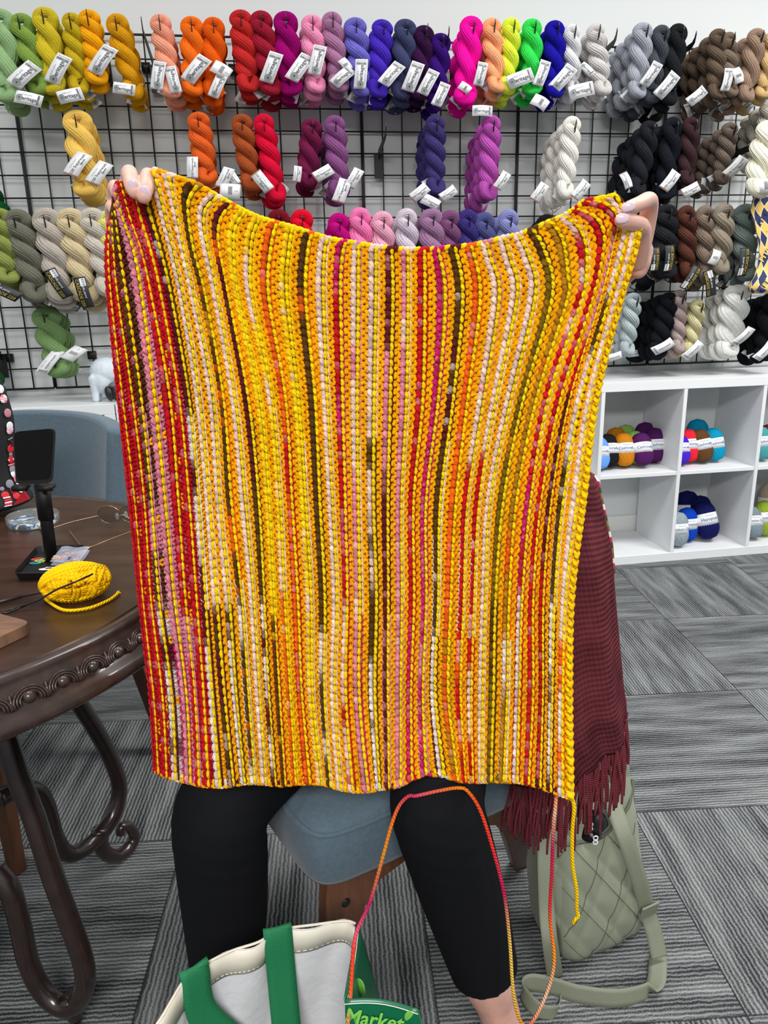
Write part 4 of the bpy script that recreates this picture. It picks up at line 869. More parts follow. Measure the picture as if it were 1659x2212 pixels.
# her right hand (left in photo)
ph = MB()
def hand(chains, palm, wrist):
    for c in chains: limb(ph, c, 14)
    for c in palm: limb(ph, c, 16)
w1 = aty(305, 645, .93); e1 = np.array([-.27, .97, .84]); s1 = np.array([-.165, 1.08, .895])
hand([[PX(266, 500, .880, .0090), PX(275, 420, .862, .0084), PX(279, 373, .832, .0078), PX(284, 398, .803, .0075), PX(291, 414, .794, .0068)],
      [PX(304, 500, .880, .0090), PX(318, 425, .862, .0084), PX(320, 379, .830, .0076), PX(317, 403, .802, .0074), PX(311, 425, .794, .0066)],
      [PX(258, 510, .885, .0085), PX(248, 440, .866, .0080), PX(249, 404, .846, .0074), PX(256, 422, .834, .0070), PX(264, 438, .834, .0062)],
      [PX(252, 525, .885, .0080), PX(242, 470, .870, .0072), PX(241, 446, .856, .0064), PX(250, 460, .846, .0058)],
      [PX(320, 560, .900, .0120), PX(335, 510, .880, .0105), PX(328, 460, .850, .0095), PX(312, 430, .832, .0085)]],
     [[PX(272, 505, .888, .013), PX(283, 560, .905, .017), (*w1, .024)], [PX(303, 510, .888, .013), PX(302, 570, .905, .017), (*w1, .024)], [PX(262, 520, .890, .011), PX(275, 575, .905, .015), (*w1, .024)], [PX(320, 560, .900, .015), (*w1, .024)]], w1)
limb(p, [(*w1, .024), (*(w1*.5+e1*.5), .034), (*e1, .036), (*(e1*.5+s1*.5), .042), (*s1, .05)])
w2 = aty(1248, 664, .955); e2 = np.array([.195, .985, .84]); s2 = np.array([.165, 1.08, .895])
hand([[PX(1388, 520, .868, .0105), PX(1401, 462, .850, .0092), PX(1403, 432, .828, .0080), PX(1380, 441, .804, .0075), PX(1360, 448, .793, .0066)],
      [PX(1376, 560, .870, .0130), PX(1384, 500, .838, .0108), PX(1374, 484, .812, .0086), PX(1352, 478, .795, .0076), PX(1343, 476, .792, .0070)],
      [PX(1384, 530, .872, .0105), PX(1384, 500, .876, .0095), PX(1362, 500, .862, .0085), PX(1345, 508, .842, .0075)],
      [PX(1386, 556, .874, .0110), PX(1390, 535, .872, .0095), PX(1362, 528, .862, .0085), PX(1342, 534, .844, .0075)],
      [PX(1378, 580, .876, .0110), PX(1386, 562, .870, .0095), PX(1358, 556, .862, .0080), PX(1338, 560, .846, .0070)]],
     [[PX(1380, 525, .878, .014), PX(1342, 575, .90, .017), (*w2, .025)], [PX(1372, 555, .878, .016), PX(1318, 600, .905, .019), (*w2, .025)], [PX(1370, 570, .882, .014), PX(1312, 606, .91, .019), (*w2, .025)]], w2)
limb(p, [(*w2, .024), (*(w2*.5+e2*.5), .034), (*e2, .036), (*(e2*.5+s2*.5), .042), (*s2, .05)])
V, F = fused(p, .004, 3); body = MB(); body.add(V, F); V, F = fused(ph, .0011, 3); body.add(V, F)
mskin = mat('skin', (214, 166, 150), .5, var=.10, scale=45, bump=.12, bscale=380, spec=.4); mskin.node_tree.nodes['Principled BSDF'].inputs['Subsurface Weight'].default_value = .12; mskin.node_tree.nodes['Principled BSDF'].inputs['Subsurface Radius'].default_value = (.01, .004, .002)
body.build('body', mskin, person)
mnail = mat('pale_pink_nail', (226, 200, 212), .12, coat=.8)
def nail(x, y, D, wpx, hpx, ang, tiltx=.35):
    c = aty(x, y, D); s = D*1.06/FPX; R_ = Ry(math.radians(ang))@Rx(tiltx); m = MB(); rg = []
    for k in range(9):
        q = k/8; row = []
        for a in np.linspace(0, 2*PI, 28, endpoint=False):
            ex = np.sign(math.cos(a))*abs(math.cos(a))**.7*q; ez = np.sign(math.sin(a))*abs(math.sin(a))**.75*q; X_ = ex*wpx*s/2; Z_ = ez*hpx*s/2
            row.append(c+R_@np.array([X_, .0060-math.sqrt(max(1e-9, .0070**2-X_**2*.9))+.25*Z_**2/.007+(.0008 if k == 8 else 0), Z_]))
        rg.append(row+[row[0]])
    m.grid(rg); m.build('fingernail', mnail, person)['label'] = 'pale pink polished fingernail'
nail(286, 403, .7895, 20, 25, 14); nail(313, 416, .7895, 18, 25, -14)
nail(1358, 447, .7855, 17, 26, 78, .1); nail(1345, 472, .7845, 18, 25, 84, .1)
# hair, sweater, leggings
p = MB(); p.ell(HCn+tilt@np.array([0, .016, .016]), (.078, .088, .092), tilt, 24, 16); p.ell(HCn+tilt@np.array([0, .05, -.04]), (.066, .05, .08), tilt)
V, F = fused(p, .004, 4); m = MB(); m.add(V, F); m.build('hair', mat('grey_brown_hair', (120, 104, 92), .6, var=.3, scale=60, stretch=(6, 6, 1)), person)
p = MB()
limb(p, [(-.02, 1.17, .56, .135), (-.015, 1.15, .68, .128), (-.005, 1.12, .80, .132), (.0, 1.09, .875, .112)]); limb(p, [(-.14, 1.085, .895, .066), (0, 1.08, .905, .08), (.14, 1.085, .895, .066)])
for w_, e_, s_ in ((w1, e1, s1), (w2, e2, s2)): limb(p, [(*(w_*.8+e_*.2), .034), (*(w_*.5+e_*.5), .042), (*e_, .046), (*(e_*.5+s_*.5), .052), (*s_, .06)])
V, F = fused(p, .006, 4); m = MB(); m.add(V, F); m.build('sweater', mat('dark_sweater', (40, 38, 44), .9, bump=.2, scale=200), person)
mleg2 = mat('black_leggings', (13, 14, 18), .85, spec=.15, bump=.08, scale=30)
p = MB()
for hp, kn, an, sg in ((hipL, kL, aL, 1), (hipR, kR, aR, -1)):
    hem = an+np.array([0, 0, 0])
    q_ = spl([(*hp, .098), (*(hp*.5+kn*.5+np.array([0, 0, .004])), .084), (*(kn*.85+hp*.15+np.array([0, 0, .006])), .066), (*(kn+np.array([0, -.004, .0])), .062), (*(kn*.75+an*.25+np.array([0, -.004, 0])), .061), (*(kn*.4+an*.6+np.array([0, .004, 0])), .058), (*hem, .049)], 6)
    p.tube(q_[:, :3], q_[:, 3], 24); p.ell(q_[0, :3], q_[0, 3])
p.ell((-.01, 1.17, .56), (.165, .12, .10), None, 24, 16)
V, F = fused(p, .0045, 3)
# soft wrinkles at the knee bend
dk = [np.linalg.norm(V-(k_+np.array([0, .03, -.02])), axis=1) for k_ in (kL, kR)]
for d_ in dk: V[:, 1] += .0035*np.exp(-(d_/.07)**2)*np.sin(V[:, 2]*210+V[:, 0]*60)
m = MB(); m.add(V, F); m.build('leggings', mleg2, person)

# shawl worn over the shoulders, hanging at her left
mshawl = mat('burgundy_knit', (104, 44, 52), .95, spec=.02); Ls = mshawl.node_tree.links; bS = mshawl.node_tree.nodes['Principled BSDF']
uvn = nd(mshawl, 'ShaderNodeUVMap'); sp_ = nd(mshawl, 'ShaderNodeSeparateXYZ'); Ls.new(uvn.outputs[0], sp_.inputs[0])
row_ = mth(mshawl, 'SINE', mth(mshawl, 'ADD', mth(mshawl, 'MULTIPLY', sp_.outputs[1], 66*2*PI), mth(mshawl, 'MULTIPLY', mth(mshawl, 'SINE', mth(mshawl, 'MULTIPLY', sp_.outputs[0], 18.0)), 9.0)))
st_ = mth(mshawl, 'SINE', mth(mshawl, 'MULTIPLY', sp_.outputs[0], 120*2*PI))
hh = mth(mshawl, 'ADD', row_, mth(mshawl, 'MULTIPLY', st_, .5)); bpn = nd(mshawl, 'ShaderNodeBump'); bpn.inputs['Strength'].default_value = .35; bpn.inputs['Distance'].default_value = .002; Ls.new(hh, bpn.inputs['Height']); Ls.new(bpn.outputs[0], bS.inputs['Normal'])
no = nd(mshawl, 'ShaderNodeTexNoise'); no.inputs['Scale'].default_value = 25; tcc = nd(mshawl, 'ShaderNodeTexCoord'); Ls.new(tcc.outputs['Object'], no.inputs['Vector'])
rp = nd(mshawl, 'ShaderNodeValToRGB'); rp.color_ramp.elements[0].color = lin((46, 19, 25))+[1]; rp.color_ramp.elements[1].color = lin((134, 66, 73))+[1]
Ls.new(mth(mshawl, 'ADD', mth(mshawl, 'MULTIPLY', no.outputs['Fac'], .7), mth(mshawl, 'MULTIPLY', hh, .09)), rp.inputs[0]); Ls.new(rp.outputs[0], bS.inputs['Base Color'])
# (z, right extent, left extent, y mid, half depth)
SEC = [(.935, .13, .03, 1.085, .07), (.925, .235, .02, 1.05, .085), (.895, .283, .03, 1.00, .085), (.80, .307, .05, .995, .10), (.70, .322, .08, 1.00, .11), (.60, .338, .10, 1.005, .12), (.50, .356, .165, 1.01, .11), (.40, .368, .19, 1.015, .10)]
SEC = np.array(SEC); zf = np.linspace(0, 1, 60); SI = np.stack([np.interp(zf, np.linspace(0, 1, len(SEC)), SEC[:, i]) for i in range(5)], 1)
G = []; NA = 120; bot = []
for k, (z, xr, xl, ym, hd) in enumerate(SI):
    row = []; kk = k/59
    for j in range(NA):
        a = j/NA*2*PI; fold = 1+.07*kk*math.sin(7*a+1.2)+.04*kk*math.sin(13*a)
        x = (xr+xl)/2+(xr-xl)/2*math.cos(a)*(1+.0*kk)*(fold*.5+.5); y = ym+hd*math.sin(a)*fold
        # hem runs down from the outer side towards the lap
        hem = .55-.115*(1-math.cos(a-.0))/2
        zz = SI[0, 0]+(hem-SI[0, 0])*kk if k > 12 else z
        zt = SI[12, 0]; zz = z if k <= 12 else zt+(hem-zt)*(k-12)/47
        row.append((x, y, zz))
    G.append(row)
G = np.array(G)
# re-evaluate the widths at the true height
for k in range(60):
    for j in range(NA):
        z = G[k, j, 2]; a = j/NA*2*PI; kk = k/59
        xr, xl, ym, hd = [np.interp(-z, -SEC[:, 0], SEC[:, i]) for i in (1, 2, 3, 4)]; fold = 1+.07*kk*math.sin(7*a+1.2)+.04*kk*math.sin(13*a)
        G[k, j, 0] = (xr+xl)/2+(xr-xl)/2*math.cos(a)*(fold*.3+.7); G[k, j, 1] = ym+hd*math.sin(a)*fold
Gc = np.concatenate([G, G[:, :1]], 1)
m = MB(); m.grid(Gc, thick=.004, uvs=(1, 1)); sh = m.build('shawl', mshawl, person)
m = MB(); rg = random.Random(5)
for j in range(0, NA):
    for rep in range(2):
        P0 = G[-1, j]+np.array([rg.uniform(-.003, .003), rg.uniform(-.003, .003), .004]); Lh = rg.uniform(.075, .115); dx, dy = rg.uniform(-.012, .012), rg.uniform(-.01, .01)
        P = spl([P0, P0+np.array([dx*.3, dy*.3, -Lh*.3]), P0+np.array([dx*.9, dy*.9, -Lh*.7]), P0+np.array([dx, dy, -Lh])], 4); m.tube(P, np.linspace(.0024, .0016, len(P)), 6, uvk=200)
m.build('fringe', yarn_mat('burgundy fringe', (124, 52, 62), ribs=2, tw=1.5, bump=.8), sh)['kind'] = 'stuff'
m = MB(); edge = [G[k, 0]+np.array([.004, -.004, 0]) for k in range(8, 34)]; cl = [(120, 90, 60), (226, 220, 206), (190, 40, 70), (60, 70, 60), (140, 116, 70)]
for k in range(len(edge)-1): m.tube([edge[k], (edge[k]+edge[k+1])/2, edge[k+1]], .0026, 8, mi=k % 5, cap=False)
m.build('trim', [mat('trim_%d' % i, c, .9) for i, c in enumerate(cl)], sh)
# the part over the back and other shoulder
G2 = []
for k in range(14):
    z = .95-.04*k; row = []
    for j in range(31):
        a = (j/30)*PI*1.05-.05; w_ = .20+.055*min(1, k/4)+.004*k; row.append((-.01+w_*math.cos(a), 1.085+(.10+.012*k)*math.sin(a)+.012*math.sin(j*.9), z-.012*math.sin(j*.7)))
    G2.append(row)
m = MB(); m.grid(G2, thick=-.004, uvs=(1.4, 1)); m.build('shawl', mshawl, person)

# ================================================================== THE STRIPED KNITTING
bands_y = [540, 640, 860, 1080, 1290, 1500, 1690]
BX = {
 -1: [(234, 485), (226, 540), (230, 640), (252, 860), (276, 1080), (297, 1290), (321, 1500), (332, 1665)],
 0: [(238, 470), (234, 540), (240, 640), (264, 860), (290, 1080), (309, 1290), (333, 1500), (343, 1672)],
 1: [(240, 455), (245, 540), (254, 640), (286, 860), (312, 1080), (327, 1290), (352, 1500), (361, 1680)],
 2: [(244, 436), (257, 540), (273, 640), (306, 860), (329, 1080), (345, 1290), (372, 1500), (381, 1685)],
 3: [(243, 412), (262, 470), (288, 540), (308, 640), (337, 860), (359, 1080), (378, 1290), (404, 1500), (415, 1692)],
 4: [(254, 390), (280, 470), (306, 540), (329, 640), (369, 860), (386, 1080), (401, 1290), (423, 1500), (435, 1698)],
 5: [(284, 412), (305, 470), (328, 540), (351, 640), (388, 860), (409, 1080), (426, 1290), (444, 1500), (456, 1699)],
 6: [(318, 410), (332, 470), (350, 540), (372, 640), (409, 860), (430, 1080), (447, 1290), (464, 1500), (480, 1700)],
 7: [(337, 366), (350, 420), (360, 470), (377, 540), (397, 640), (432, 860), (455, 1080), (473, 1290), (489, 1500), (506, 1698)],
 8: [(365, 374), (375, 420), (386, 470), (399, 540), (420, 640), (463, 860), (478, 1080), (498, 1290), (511, 1500), (527, 1694)],
 9: [(428, 398), (408, 432), (408, 475), (418, 540), (444, 640), (485, 860), (502, 1080), (523, 1290), (535, 1500), (548, 1692)],
 10: [(472, 424), (444, 450), (440, 485), (450, 540), (471, 640), (510, 860), (531, 1080), (547, 1290), (559, 1500), (573, 1694)],
 11: [(505, 441), (482, 462), (471, 495), (474, 540), (495, 640), (537, 860), (558, 1080), (569, 1290), (580, 1500), (596, 1698)],
 12: [(532, 455), (510, 490), (506, 540), (516, 640), (562, 860), (581, 1080), (592, 1290), (604, 1500), (617, 1698)],
 13: [(563, 469), (546, 510), (542, 560), (545, 640), (588, 860), (606, 1080), (615, 1290), (627, 1500), (638, 1694)],
 14: [(598, 480), (586, 530), (580, 640), (617, 860), (631, 1080), (643, 1290), (651, 1500), (668, 1692)],
 15: [(632, 489), (624, 540), (620, 640), (645, 860), (660, 1080), (671, 1290), (674, 1500), (696, 1694)],
 16: [(674, 503), (665, 540), (660, 640), (680, 860), (689, 1080), (700, 1290), (700, 1500), (717, 1700)],
 17: [(709, 514), (701, 540), (698, 640), (706, 860), (718, 1080), (729, 1290), (725, 1500), (742, 1706)],
 18: [(747, 520), (738, 560), (735, 640), (740, 860), (747, 1080), (753, 1290), (751, 1500), (767, 1710)],
 19: [(774, 524), (774, 640), (773, 860), (776, 1080), (780, 1290), (779, 1500), (798, 1710)],
 20: [(812, 531), (812, 640), (809, 860), (808, 1080), (814, 1290), (810, 1500), (820, 1706)],
 21: [(845, 535), (848, 640), (842, 860), (837, 1080), (837, 1290), (836, 1500), (838, 1704)],
 22: [(880, 537), (881, 640), (877, 860), (866, 1080), (867, 1290), (864, 1500), (864, 1698)],
 23: [(916, 537), (917, 640), (913, 860), (893, 1080), (894, 1290), (887, 1500), (889, 1684)],
 24: [(945, 535), (961, 640), (946, 860), (920, 1080), (920, 1290), (912, 1500), (917, 1672)],
 25: [(981, 532), (998, 640), (977, 860), (949, 1080), (944, 1290), (937, 1500), (956, 1676)],
 26: [(1016, 528), (1036, 640), (1008, 860), (982, 1080), (970, 1290), (964, 1500), (986, 1686)],
 27: [(1049, 522), (1060, 560), (1078, 640), (1045, 860), (1008, 1080), (999, 1290), (992, 1500), (1006, 1690)],
 28: [(1088, 511), (1102, 560), (1116, 640), (1072, 860), (1035, 1080), (1024, 1290), (1019, 1500), (1024, 1691)],
 29: [(1118, 505), (1143, 560), (1154, 640), (1104, 860), (1060, 1080), (1050, 1290), (1045, 1500), (1044, 1690)],
 30: [(1146, 494), (1172, 540), (1190, 640), (1129, 860), (1088, 1080), (1072, 1290), (1068, 1500), (1063, 1689)],
 31: [(1184, 477), (1212, 520), (1224, 600), (1222, 650), (1157, 860), (1115, 1080), (1100, 1290), (1096, 1500), (1088, 1689)],
 32: [(1211, 466), (1250, 495), (1266, 540), (1264, 610), (1250, 660), (1182, 860), (1145, 1080), (1127, 1290), (1121, 1500), (1116, 1690)],
 33: [(1238, 450), (1290, 472), (1306, 510), (1300, 560), (1280, 640), (1210, 860), (1168, 1080), (1151, 1290), (1151, 1500), (1141, 1694)],
 34: [(1262, 434), (1315, 446), (1334, 475), (1325, 530), (1298, 640), (1230, 860), (1191, 1080), (1174, 1290), (1173, 1500), (1167, 1702)],
 35: [(1330, 420), (1352, 470), (1346, 530), (1316, 640), (1252, 860), (1215, 1080), (1198, 1290), (1193, 1500), (1189, 1711)],
 36: [(1372, 478), (1360, 540), (1333, 640), (1272, 860), (1243, 1080), (1220, 1290), (1213, 1500), (1211, 1718)],
 37: [(1386, 484), (1375, 548), (1349, 640), (1294, 860), (1265, 1080), (1240, 1290), (1235, 1500), (1237, 1728)],
}
NV = 240
def kdepth(x, y):
    v = (y-480)/1230
    d = .815-.012*np.clip(v, 0, 1)
    d += .016*np.clip(v, 0, 1)**1.5*np.sin(x/52.0+v*1.2)+.006*np.clip(v, 0, 1)*np.sin(x/23.0+2*v)
    d += .012*np.exp(-((x-830)/300.0)**2)*(1-np.clip(v, 0, 1))
    d -= .012*np.exp(-((x-348)/16.0)**2)*np.exp(-np.maximum(0, y-380)/90.0)
    d += .010*np.exp(-((x-292)/26.0)**2-((y-415)/45.0)**2)
    d += .010*np.sin((x-250)/34.0)*np.exp(-np.maximum(0, y-420)/220.0)*np.exp(-((x-330)/140.0)**2)
    d += .010*np.sin((x-1180)/36.0)*np.exp(-np.maximum(0, y-460)/220.0)*np.exp(-((x-1290)/120.0)**2)
    d += .01*np.exp(-((y-1540)/70.0)**2)*np.exp(-((x-1000)/260.0)**2)
    return d
TB = np.zeros((39, NV+1, 3)); KP = np.zeros((39, NV+1, 2))
for b_ in range(-1, 38):
    q = spl([(*a, 0) for a in BX[b_]], 14)[:, :2]; Ls_ = np.r_[0, np.cumsum(np.linalg.norm(np.diff(q, axis=0), axis=1))]; Ls_ /= Ls_[-1]
    t_ = np.linspace(0, 1, NV+1); KP[b_+1] = np.stack([np.interp(t_, Ls_, q[:, 0]), np.interp(t_, Ls_, q[:, 1])], 1)
for i in range(39):
    D_ = kdepth(KP[i, :, 0], KP[i, :, 1]); d = FW[None]+RV[None]*((KP[i, :, 0]-829.5)/FPX)[:, None]-UV_[None]*((KP[i, :, 1]-1106)/FPX)[:, None]
    TB[i] = CP+d*(D_/d[:, 1])[:, None]
dB = np.gradient(TB, axis=0); dV = np.gradient(TB, axis=1); NB = nrm(np.cross(dB, dV)); NB[NB[..., 1] > 0] *= -1
WB = np.linalg.norm(dB, axis=2)
def samp(A, b, v):
    bi = np.clip(b+1, 0, 37.9999); vi = np.clip(v*NV, 0, NV-1e-6); i = bi.astype(int); j = vi.astype(int); fb = (bi-i)[..., None]; fv = (vi-j)[..., None]
    if A.ndim == 2: A = A[..., None]
    return (A[i, j]*(1-fb)+A[i+1, j]*fb)*(1-fv)+(A[i, j+1]*(1-fb)+A[i+1, j+1]*fb)*fv
KC = {'R': (196, 22, 34), 'D': (92, 26, 34), 'P': (220, 128, 150), 'C': (240, 204, 186), 'W': (232, 214, 206), 'B': (86, 56, 24), 'O': (236, 96, 24), 'Y': (255, 206, 24), 'M': (198, 24, 98), 'L': (116, 92, 22), 'G': (178, 122, 24)}
KL = {k: np.array(lin(v)) for k, v in KC.items()}
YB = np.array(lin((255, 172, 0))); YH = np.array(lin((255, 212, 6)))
SEQ = ['RRR', 'RB R R', 'BD BP WD', 'PP P PM', 'RR R RP', 'RR R R', 'DB DW WD', 'CC C BD', 'CC C WB', 'BG BO BW', 'CC C C', 'DO DB WD', 'Y Y BR', 'CY YC OY', 'O OR OR', 'Y YC YC', 'BO B BW', 'C C C', 'RM RM CR', 'CP PC PM', 'C CB WB',
       'PD D DP', 'PC PC P', 'R R MR', 'M M MP', 'BD BW WD', 'O O OG', 'CP RC RO', 'C RC CR', 'C C C', 'LB LG LB', 'G GO GW', 'RC RM WR', 'R R R', 'PR DR RD', 'CB BW WD', 'C C WO']
SEQ = [s.split() if ' ' in s else [s[0], s[1], s[2]] for s in SEQ]; SEQ = [(s+[s[-1]]*3)[:3] for s in SEQ]
NS = 68
# band colour per stitch: runs of dyed yarn
BC = np.zeros((37, NS, 3)); BC2 = np.zeros((37, NS, 3))
for b_ in range(37):
    j = 0
    while j < NS:
        v = j/NS; s = SEQ[b_][0 if v < .33 else 1 if v < .66 else 2]
        if len(s) == 1 or random.random() < .62: c = KL[s[0]]; run = random.randint(3, 8)
        else: c = KL[s[1]]; run = random.randint(1, 4)
        c2 = KL[s[-1]]; BC[b_, j:j+run] = c; BC2[b_, j:j+run] = c2; j += run
BC0 = BC.copy()
for j in range(1, NS-1): BC[:, j] = .72*BC0[:, j]+.14*BC0[:, j-1]+.14*BC0[:, j+1]
els = []   # b0, v0, b1, v1, radius, lift, bulge, colour, side-bow
def E(b0, v0, b1, v1, r, lift, bul, c, bow=0.0): els.append((b0, v0, b1, v1, r, lift, bul, c[0], c[1], c[2], bow))
for b_ in range(37):
    for j in range(NS):
        v = (j+.5)/NS; h = 1/NS; c = BC[b_, j]*random.uniform(.8, 1.15); c2 = BC2[b_, j]*random.uniform(.8, 1.15)
        if random.random() < .22 and SEQ[b_][0][0] in 'RPMO': c = c*.68+.32*KL['P']
        elif random.random() < .12: c = c*.6+.4*KL[SEQ[b_][1][-1]]
        y1 = YB*random.uniform(.85, 1.1); y2 = YH*random.uniform(.88, 1.08); js = random.uniform(-.08, .08)*h
        red = b_ <= 5
        vc = c*.9 if (red and random.random() < .90) else y1
        # tooth pair, main bump, bead, thin loop, then the plain yellow stitches
        wide = b_ > 6
        tc_ = c2 if (v > .55 and len(SEQ[b_][2]) > 1) else c
        bl_ = b_-(.46 if wide else .54)
        E(bl_, v+.0*h, b_-.20, v-.50*h, .0020, .0010, .0014, tc_*.92); E(bl_, v+.06*h, b_-.20, v+.56*h, .0020, .0010, .0014, tc_*.92)
        E(b_-.24, v-.60*h+js, b_-.17, v+.55*h+js, .0026 if wide else .0027, .0017, .0020, c, -.05)
        E(b_-.02, v-.55*h-js, b_+.01, v+.50*h, .0020, .0022, .0017, y2, .04)
        E(b_+.14, v-.60*h, b_+.14, v+.60*h, .0013, .0018, .0010, c2, .06)
        if wide:
            for q0, q1, lf, dv_ in ((.13, .43, .0010, 0), (.36, .64, .0008, .5)):
                o2 = (random.uniform(-.08, .08)+dv_)*h
                E(b_+q0, v+.00*h+o2, b_+q1+.02, v-.60*h+o2, .0022, lf-.0008*v, .0014, y1); E(b_+q0, v+.10*h+o2, b_+q1, v+.64*h+o2, .0021, lf-.0003-.0008*v, .0014, y1*.95)
        else:
            E(b_+.18, v+.02*h, b_+.50, v-.36*h, .0019, .0004, .0010, vc); E(b_+.18, v+.08*h, b_+.50, v+.50*h, .0019, .0004, .0010, vc)
# edges: right braid, top bind-off rope, bottom cast-on
for j in range(NS):
    v = (j+.5)/NS; h = 1/NS
    E(36.35, v-.5*h, 36.85, v+.45*h, .0028, .002, .003, YH*random.uniform(.9, 1.05)); E(37.0, v-.6*h, 36.65, v+.5*h, .0024, .001, .002, YB)
    E(-.95, v-.5*h, -.6, v+.5*h, .0022, .0008, .002, BC[0, j]*random.uniform(.8, 1.1)); E(-.7, v+.5*h, -.95, v-.4*h, .0018, 0, .001, YB*.9 if j % 3 == 0 else BC[0, j])
for b2 in np.arange(-.9, 37, .33):
    bi = int(np.clip(round(b2), 0, 36)); f_ = abs(b2-round(b2)) < .22
    E(b2-.2, .004, b2+.32, .000, .0028, .001, .002, YH if (bi > 9 and not f_) or bi == 12 else (BC2[bi, 0] if f_ else (BC[bi, 0] if bi < 7 else YB)))
    E(b2-.22, .996, b2+.22, 1.0, .0022, .001, .0015, BC[bi, -1] if f_ else YB*random.uniform(.85, 1.05)); E(b2, .985, b2+.1, 1.0, .002, .001, .001, BC[bi, -1] if random.random() < .6 else YH)
els = np.array(els); NEl = len(els); MS, NR = 7, 6
s_ = np.linspace(0, 1, MS)[None, :]
bb_ = els[:, 0:1]*(1-s_)+els[:, 2:3]*s_+els[:, 10:11]*np.sin(PI*s_); vv_ = els[:, 1:2]*(1-s_)+els[:, 3:4]*s_
Pc = samp(TB, bb_, vv_); Nn = nrm(samp(NB, bb_, vv_)); wb = samp(WB, bb_, vv_)[..., 0]
k_ = np.clip(wb.mean(1, keepdims=True)/.0155, .62, 1.12)
Pc = Pc+Nn*((els[:, 5:6]+els[:, 6:7]*np.sin(PI*s_))*k_)[..., None]
Tt = nrm(np.gradient(Pc, axis=1)); Bn = nrm(np.cross(Tt, Nn)); Nn = np.cross(Bn, Tt)
rad = els[:, 4:5]*k_*np.maximum(.16, np.sqrt(np.clip(1-(2*s_-1)**2, 0, 1))**.7)
th = np.linspace(0, 2*PI, NR, endpoint=False)
V = Pc[:, :, None]+(np.cos(th)[None, None, :, None]*Nn[:, :, None]+np.sin(th)[None, None, :, None]*Bn[:, :, None])*rad[:, :, None, None]
V = V.reshape(-1, 3); base_ = (np.arange(NEl)*MS*NR)[:, None, None]; ii = np.arange(MS-1)[None, :, None]; qq = np.arange(NR)[None, None, :]
Fq = np.stack(np.broadcast_arrays(base_+ii*NR+qq, base_+ii*NR+(qq+1) % NR, base_+(ii+1)*NR+(qq+1) % NR, base_+(ii+1)*NR+qq), -1).reshape(-1, 4)
uvv = np.stack(np.broadcast_arrays(th[None, None]/(2*PI), (s_[:, :, None]*1.0)+RNG.random((NEl, 1, 1))), -1).reshape(-1, 2)
cc = np.repeat(els[:, 7:10], MS*NR, 0)*(1+.10*RNG.standard_normal((NEl*MS, 1)).repeat(NR, 0))
ply = (RNG.random((NEl*MS*NR, 1)) < .13); cc = np.where(ply, cc*.75+.25*np.where(np.repeat(els[:, 9:10], MS*NR, 0) > .02, np.array(KL['C']), cc), cc)
# ground fabric behind the stitches
kb = np.linspace(-1, 37, 38*4+1); kv = np.linspace(0, 1, 140); Bg, Vg = np.meshgrid(kb, kv); Pg = samp(TB, Bg, Vg); Ng = nrm(samp(NB, Bg, Vg)); gcol = np.zeros(Bg.shape+(3,))
for i in range(Bg.shape[0]):
    for j in range(Bg.shape[1]):
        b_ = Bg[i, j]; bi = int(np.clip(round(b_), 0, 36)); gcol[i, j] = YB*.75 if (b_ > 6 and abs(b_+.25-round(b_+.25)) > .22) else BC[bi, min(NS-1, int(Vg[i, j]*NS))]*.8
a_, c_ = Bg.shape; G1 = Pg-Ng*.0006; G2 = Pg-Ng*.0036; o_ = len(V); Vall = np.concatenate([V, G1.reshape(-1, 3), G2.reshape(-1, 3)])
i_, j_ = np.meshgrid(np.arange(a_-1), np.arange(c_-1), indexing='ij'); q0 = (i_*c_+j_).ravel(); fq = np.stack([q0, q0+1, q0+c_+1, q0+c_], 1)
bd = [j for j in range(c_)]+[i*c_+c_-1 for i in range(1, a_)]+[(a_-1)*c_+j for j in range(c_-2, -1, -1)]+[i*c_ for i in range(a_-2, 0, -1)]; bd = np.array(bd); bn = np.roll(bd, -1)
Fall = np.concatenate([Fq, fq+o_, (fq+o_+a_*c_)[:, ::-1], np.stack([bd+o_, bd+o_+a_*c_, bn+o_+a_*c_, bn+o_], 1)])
me = bpy.data.meshes.new('knitted_blanket'); me.vertices.add(len(Vall)); org = np.array([0, .84, .55]); me.vertices.foreach_set('co', (Vall-org).ravel())
me.loops.add(Fall.size); me.loops.foreach_set('vertex_index', Fall.ravel().astype(np.int32)); me.polygons.add(len(Fall)); me.polygons.foreach_set('loop_start', (np.arange(len(Fall))*4).astype(np.int32))
me.polygons.foreach_set('use_smooth', np.ones(len(Fall), bool)); me.update(calc_edges=True)
l_ = me.uv_layers.new(name='UVMap'); uva = np.concatenate([uvv, np.zeros((2*a_*c_, 2))]); l_.data.foreach_set('uv', uva[Fall.ravel()].ravel())
ca = me.color_attributes.new('Col', 'FLOAT_COLOR', 'POINT'); call = np.clip(np.concatenate([cc, gcol.reshape(-1, 3), gcol.reshape(-1, 3)]), 0, 1); ca.data.foreach_set('color', np.c_[call, np.ones(len(call))].ravel())
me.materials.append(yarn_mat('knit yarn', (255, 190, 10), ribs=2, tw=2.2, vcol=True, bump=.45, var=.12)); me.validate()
kn = thing('knitted_blanket', 'yellow knitted piece with white, pink, red and brown stripes held up by the person', 'knitting', org)
ko = bpy.data.objects.new('stitches', me); COL.objects.link(ko); ko.parent = kn
m = MB(); DT = .812
tl = spl([aty(1234, 1722, DT-.01), aty(1240, 1745, DT-.01), aty(1236, 1800, DT-.005), aty(1237, 1870, DT), aty(1245, 1920, DT+.005), aty(1246, 1965, DT+.01), aty(1249, 1978, DT+.01), aty(1241, 1988, DT+.01), aty(1238, 1996, DT+.012)], 8)
